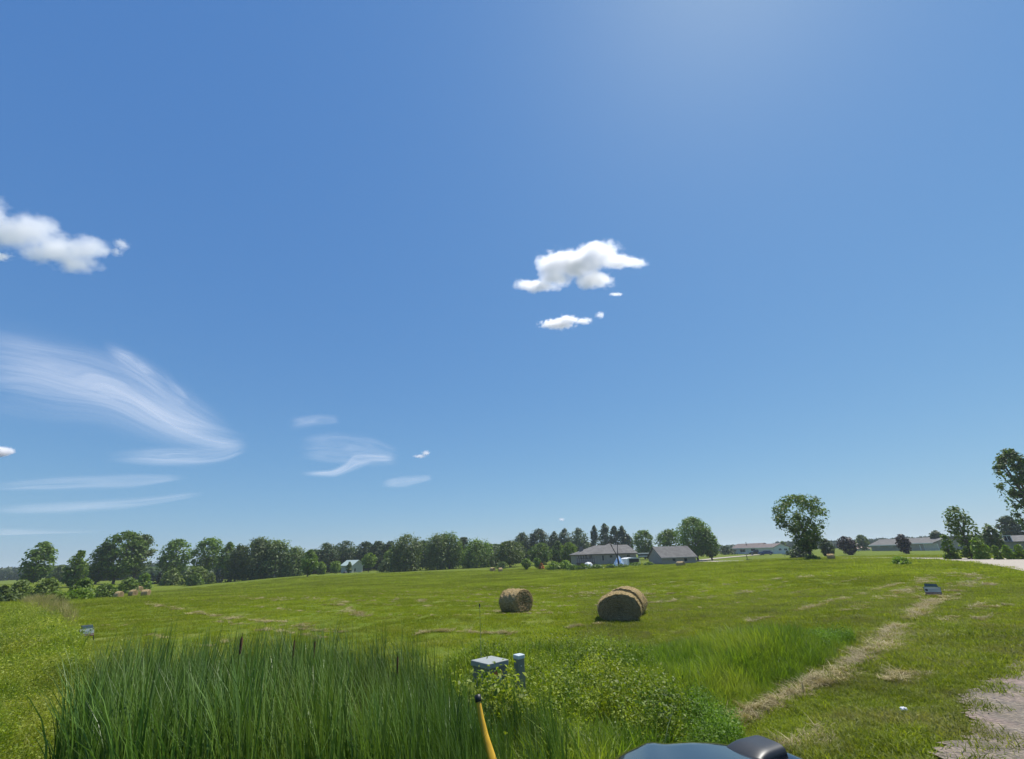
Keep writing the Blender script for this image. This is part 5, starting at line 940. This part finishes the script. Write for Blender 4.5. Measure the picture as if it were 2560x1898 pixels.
def cirrus(label, upper, lower, strength, alt=6000, u_in=.25, u_out=.12, v_in=.25, v_out=.3):
    def rs_(pts, n=60):
        pts = np.array(pts, float); s = np.concatenate([[0], np.cumsum(np.linalg.norm(np.diff(pts, axis=0), axis=1))]); q = np.linspace(0, s[-1], n); X = np.stack([np.interp(q, s, pts[:, 0]), np.interp(q, s, pts[:, 1])], -1)
        for _ in range(6): X[1:-1] = (X[:-2] + X[2:] + 2*X[1:-1])/4
        return X
    a, b = rs_(upper), rs_(lower); nv = 24; V = []; UV = []; S = []
    for j in range(nv+1):
        v = j/nv
        for i in range(60):
            q = a[i]*(1-v) + b[i]*v; d = ray(*q); tt = (alt + 60*math.sin(v*3) - CH)/d[2]; V.append((d[0]*tt, d[1]*tt, d[2]*tt + CH)); u = i/59; UV.append((u, v))
            sm = lambda x: x*x*(3-2*x); S.append(strength*sm(min(1, u/u_in))*sm(min(1, (1-u)/u_out))*sm(min(1, v/v_in))*sm(min(1, (1-v)/v_out)))
    Fc = np.array([(j*60+i, j*60+i+1, (j+1)*60+i+1, (j+1)*60+i) for j in range(nv) for i in range(59)]); V = np.array(V); ctr = V.mean(0); me = mesh('wispy_cloud', V-ctr, Fc, ci, smooth=True)
    uvl = me.uv_layers.new(name='UVMap'); uvl.data.foreach_set('uv', np.array(UV, np.float32)[Fc.ravel()].ravel()); at_ = me.attributes.new('soft', 'FLOAT', 'POINT'); at_.data.foreach_set('value', np.array(S, np.float32))
    return tag(link('wispy_cloud', me, loc=ctr), label, 'cloud', 'thin wispy clouds')
cirrus('broad wispy cloud fanning from the left edge to a bright tip', [(-120,790),(60,830),(230,870),(330,900),(440,985),(530,1050),(628,1085)], [(-120,960),(80,1000),(230,1045),(350,1095),(450,1135),(540,1150),(624,1140)], .72, u_in=.3, u_out=.10, v_in=.35, v_out=.6)
cirrus('very faint high veil spreading above and left of the broad wispy cloud', [(-160,740),(60,790),(300,850),(460,940),(600,1060)], [(-160,1060),(80,1080),(260,1100),(420,1140),(600,1120)], .5, u_in=.3, u_out=.2, v_in=.45, v_out=.5)
cirrus('thin feathery plume rising above the broad wispy cloud', [(250,840),(330,860),(420,920),(480,990)], [(250,880),(300,930),(380,990),(470,1030)], .55, v_in=.45, v_out=.45)
cirrus('curved lower lip of the broad wispy cloud', [(250,1128),(380,1112),(480,1112),(560,1098),(622,1088)], [(250,1158),(400,1172),(500,1172),(570,1160),(622,1140)], .6, u_in=.4, u_out=.12, v_in=.4, v_out=.4)
cirrus('hook shaped wispy cloud left of the bright fleck', [(740,1090),(830,1075),(930,1085),(1000,1120)], [(740,1150),(830,1165),(920,1172),(1000,1165)], .36)
cirrus('bright diagonal streak inside the hook shaped wisp', [(745,1178),(830,1172),(870,1150),(880,1128),(985,1136)], [(745,1192),(840,1196),(900,1175),(930,1158),(990,1158)], .7, v_in=.4, v_out=.4)
cirrus('small wispy cloud below the bright fleck', [(950,1200),(1010,1186),(1080,1186)], [(950,1222),(1010,1222),(1085,1200)], .55, v_in=.4, v_out=.4)
cirrus('faint wisp alone above the hook shaped wispy cloud', [(720,1040),(790,1032),(850,1036)], [(720,1082),(790,1070),(850,1060)], .35, v_in=.4, v_out=.4)
cirrus('long thin streak low at the left, upper of two', [(-60,1205),(150,1185),(330,1180),(470,1185)], [(-60,1235),(150,1232),(330,1225),(470,1200)], .42, v_in=.4, v_out=.4)
cirrus('long thin streak low at the left, lower of two', [(-60,1262),(150,1250),(330,1242),(520,1225)], [(-60,1292),(150,1290),(330,1275),(520,1240)], .4, v_in=.4, v_out=.4)
cirrus('pale veil lowest at the left just above the trees', [(-80,1310),(150,1320),(400,1330)], [(-80,1380),(150,1378),(400,1365)], .55, v_in=.4, v_out=.4)

# ================================================================ HAZE
hm, t, o = new_mat('haze_air'); v = N(t, 'ShaderNodeVolumePrincipled'); v.inputs['Color'].default_value = (.80, .88, 1.0, 1); v.inputs['Density'].default_value = .0003; v.inputs['Anisotropy'].default_value = .2
t.links.new(v.outputs[0], o.inputs['Volume']); tag(MB().box(-3100, 3100, -3100, 3100, -8, 30).build('haze', hm), kind='stuff')
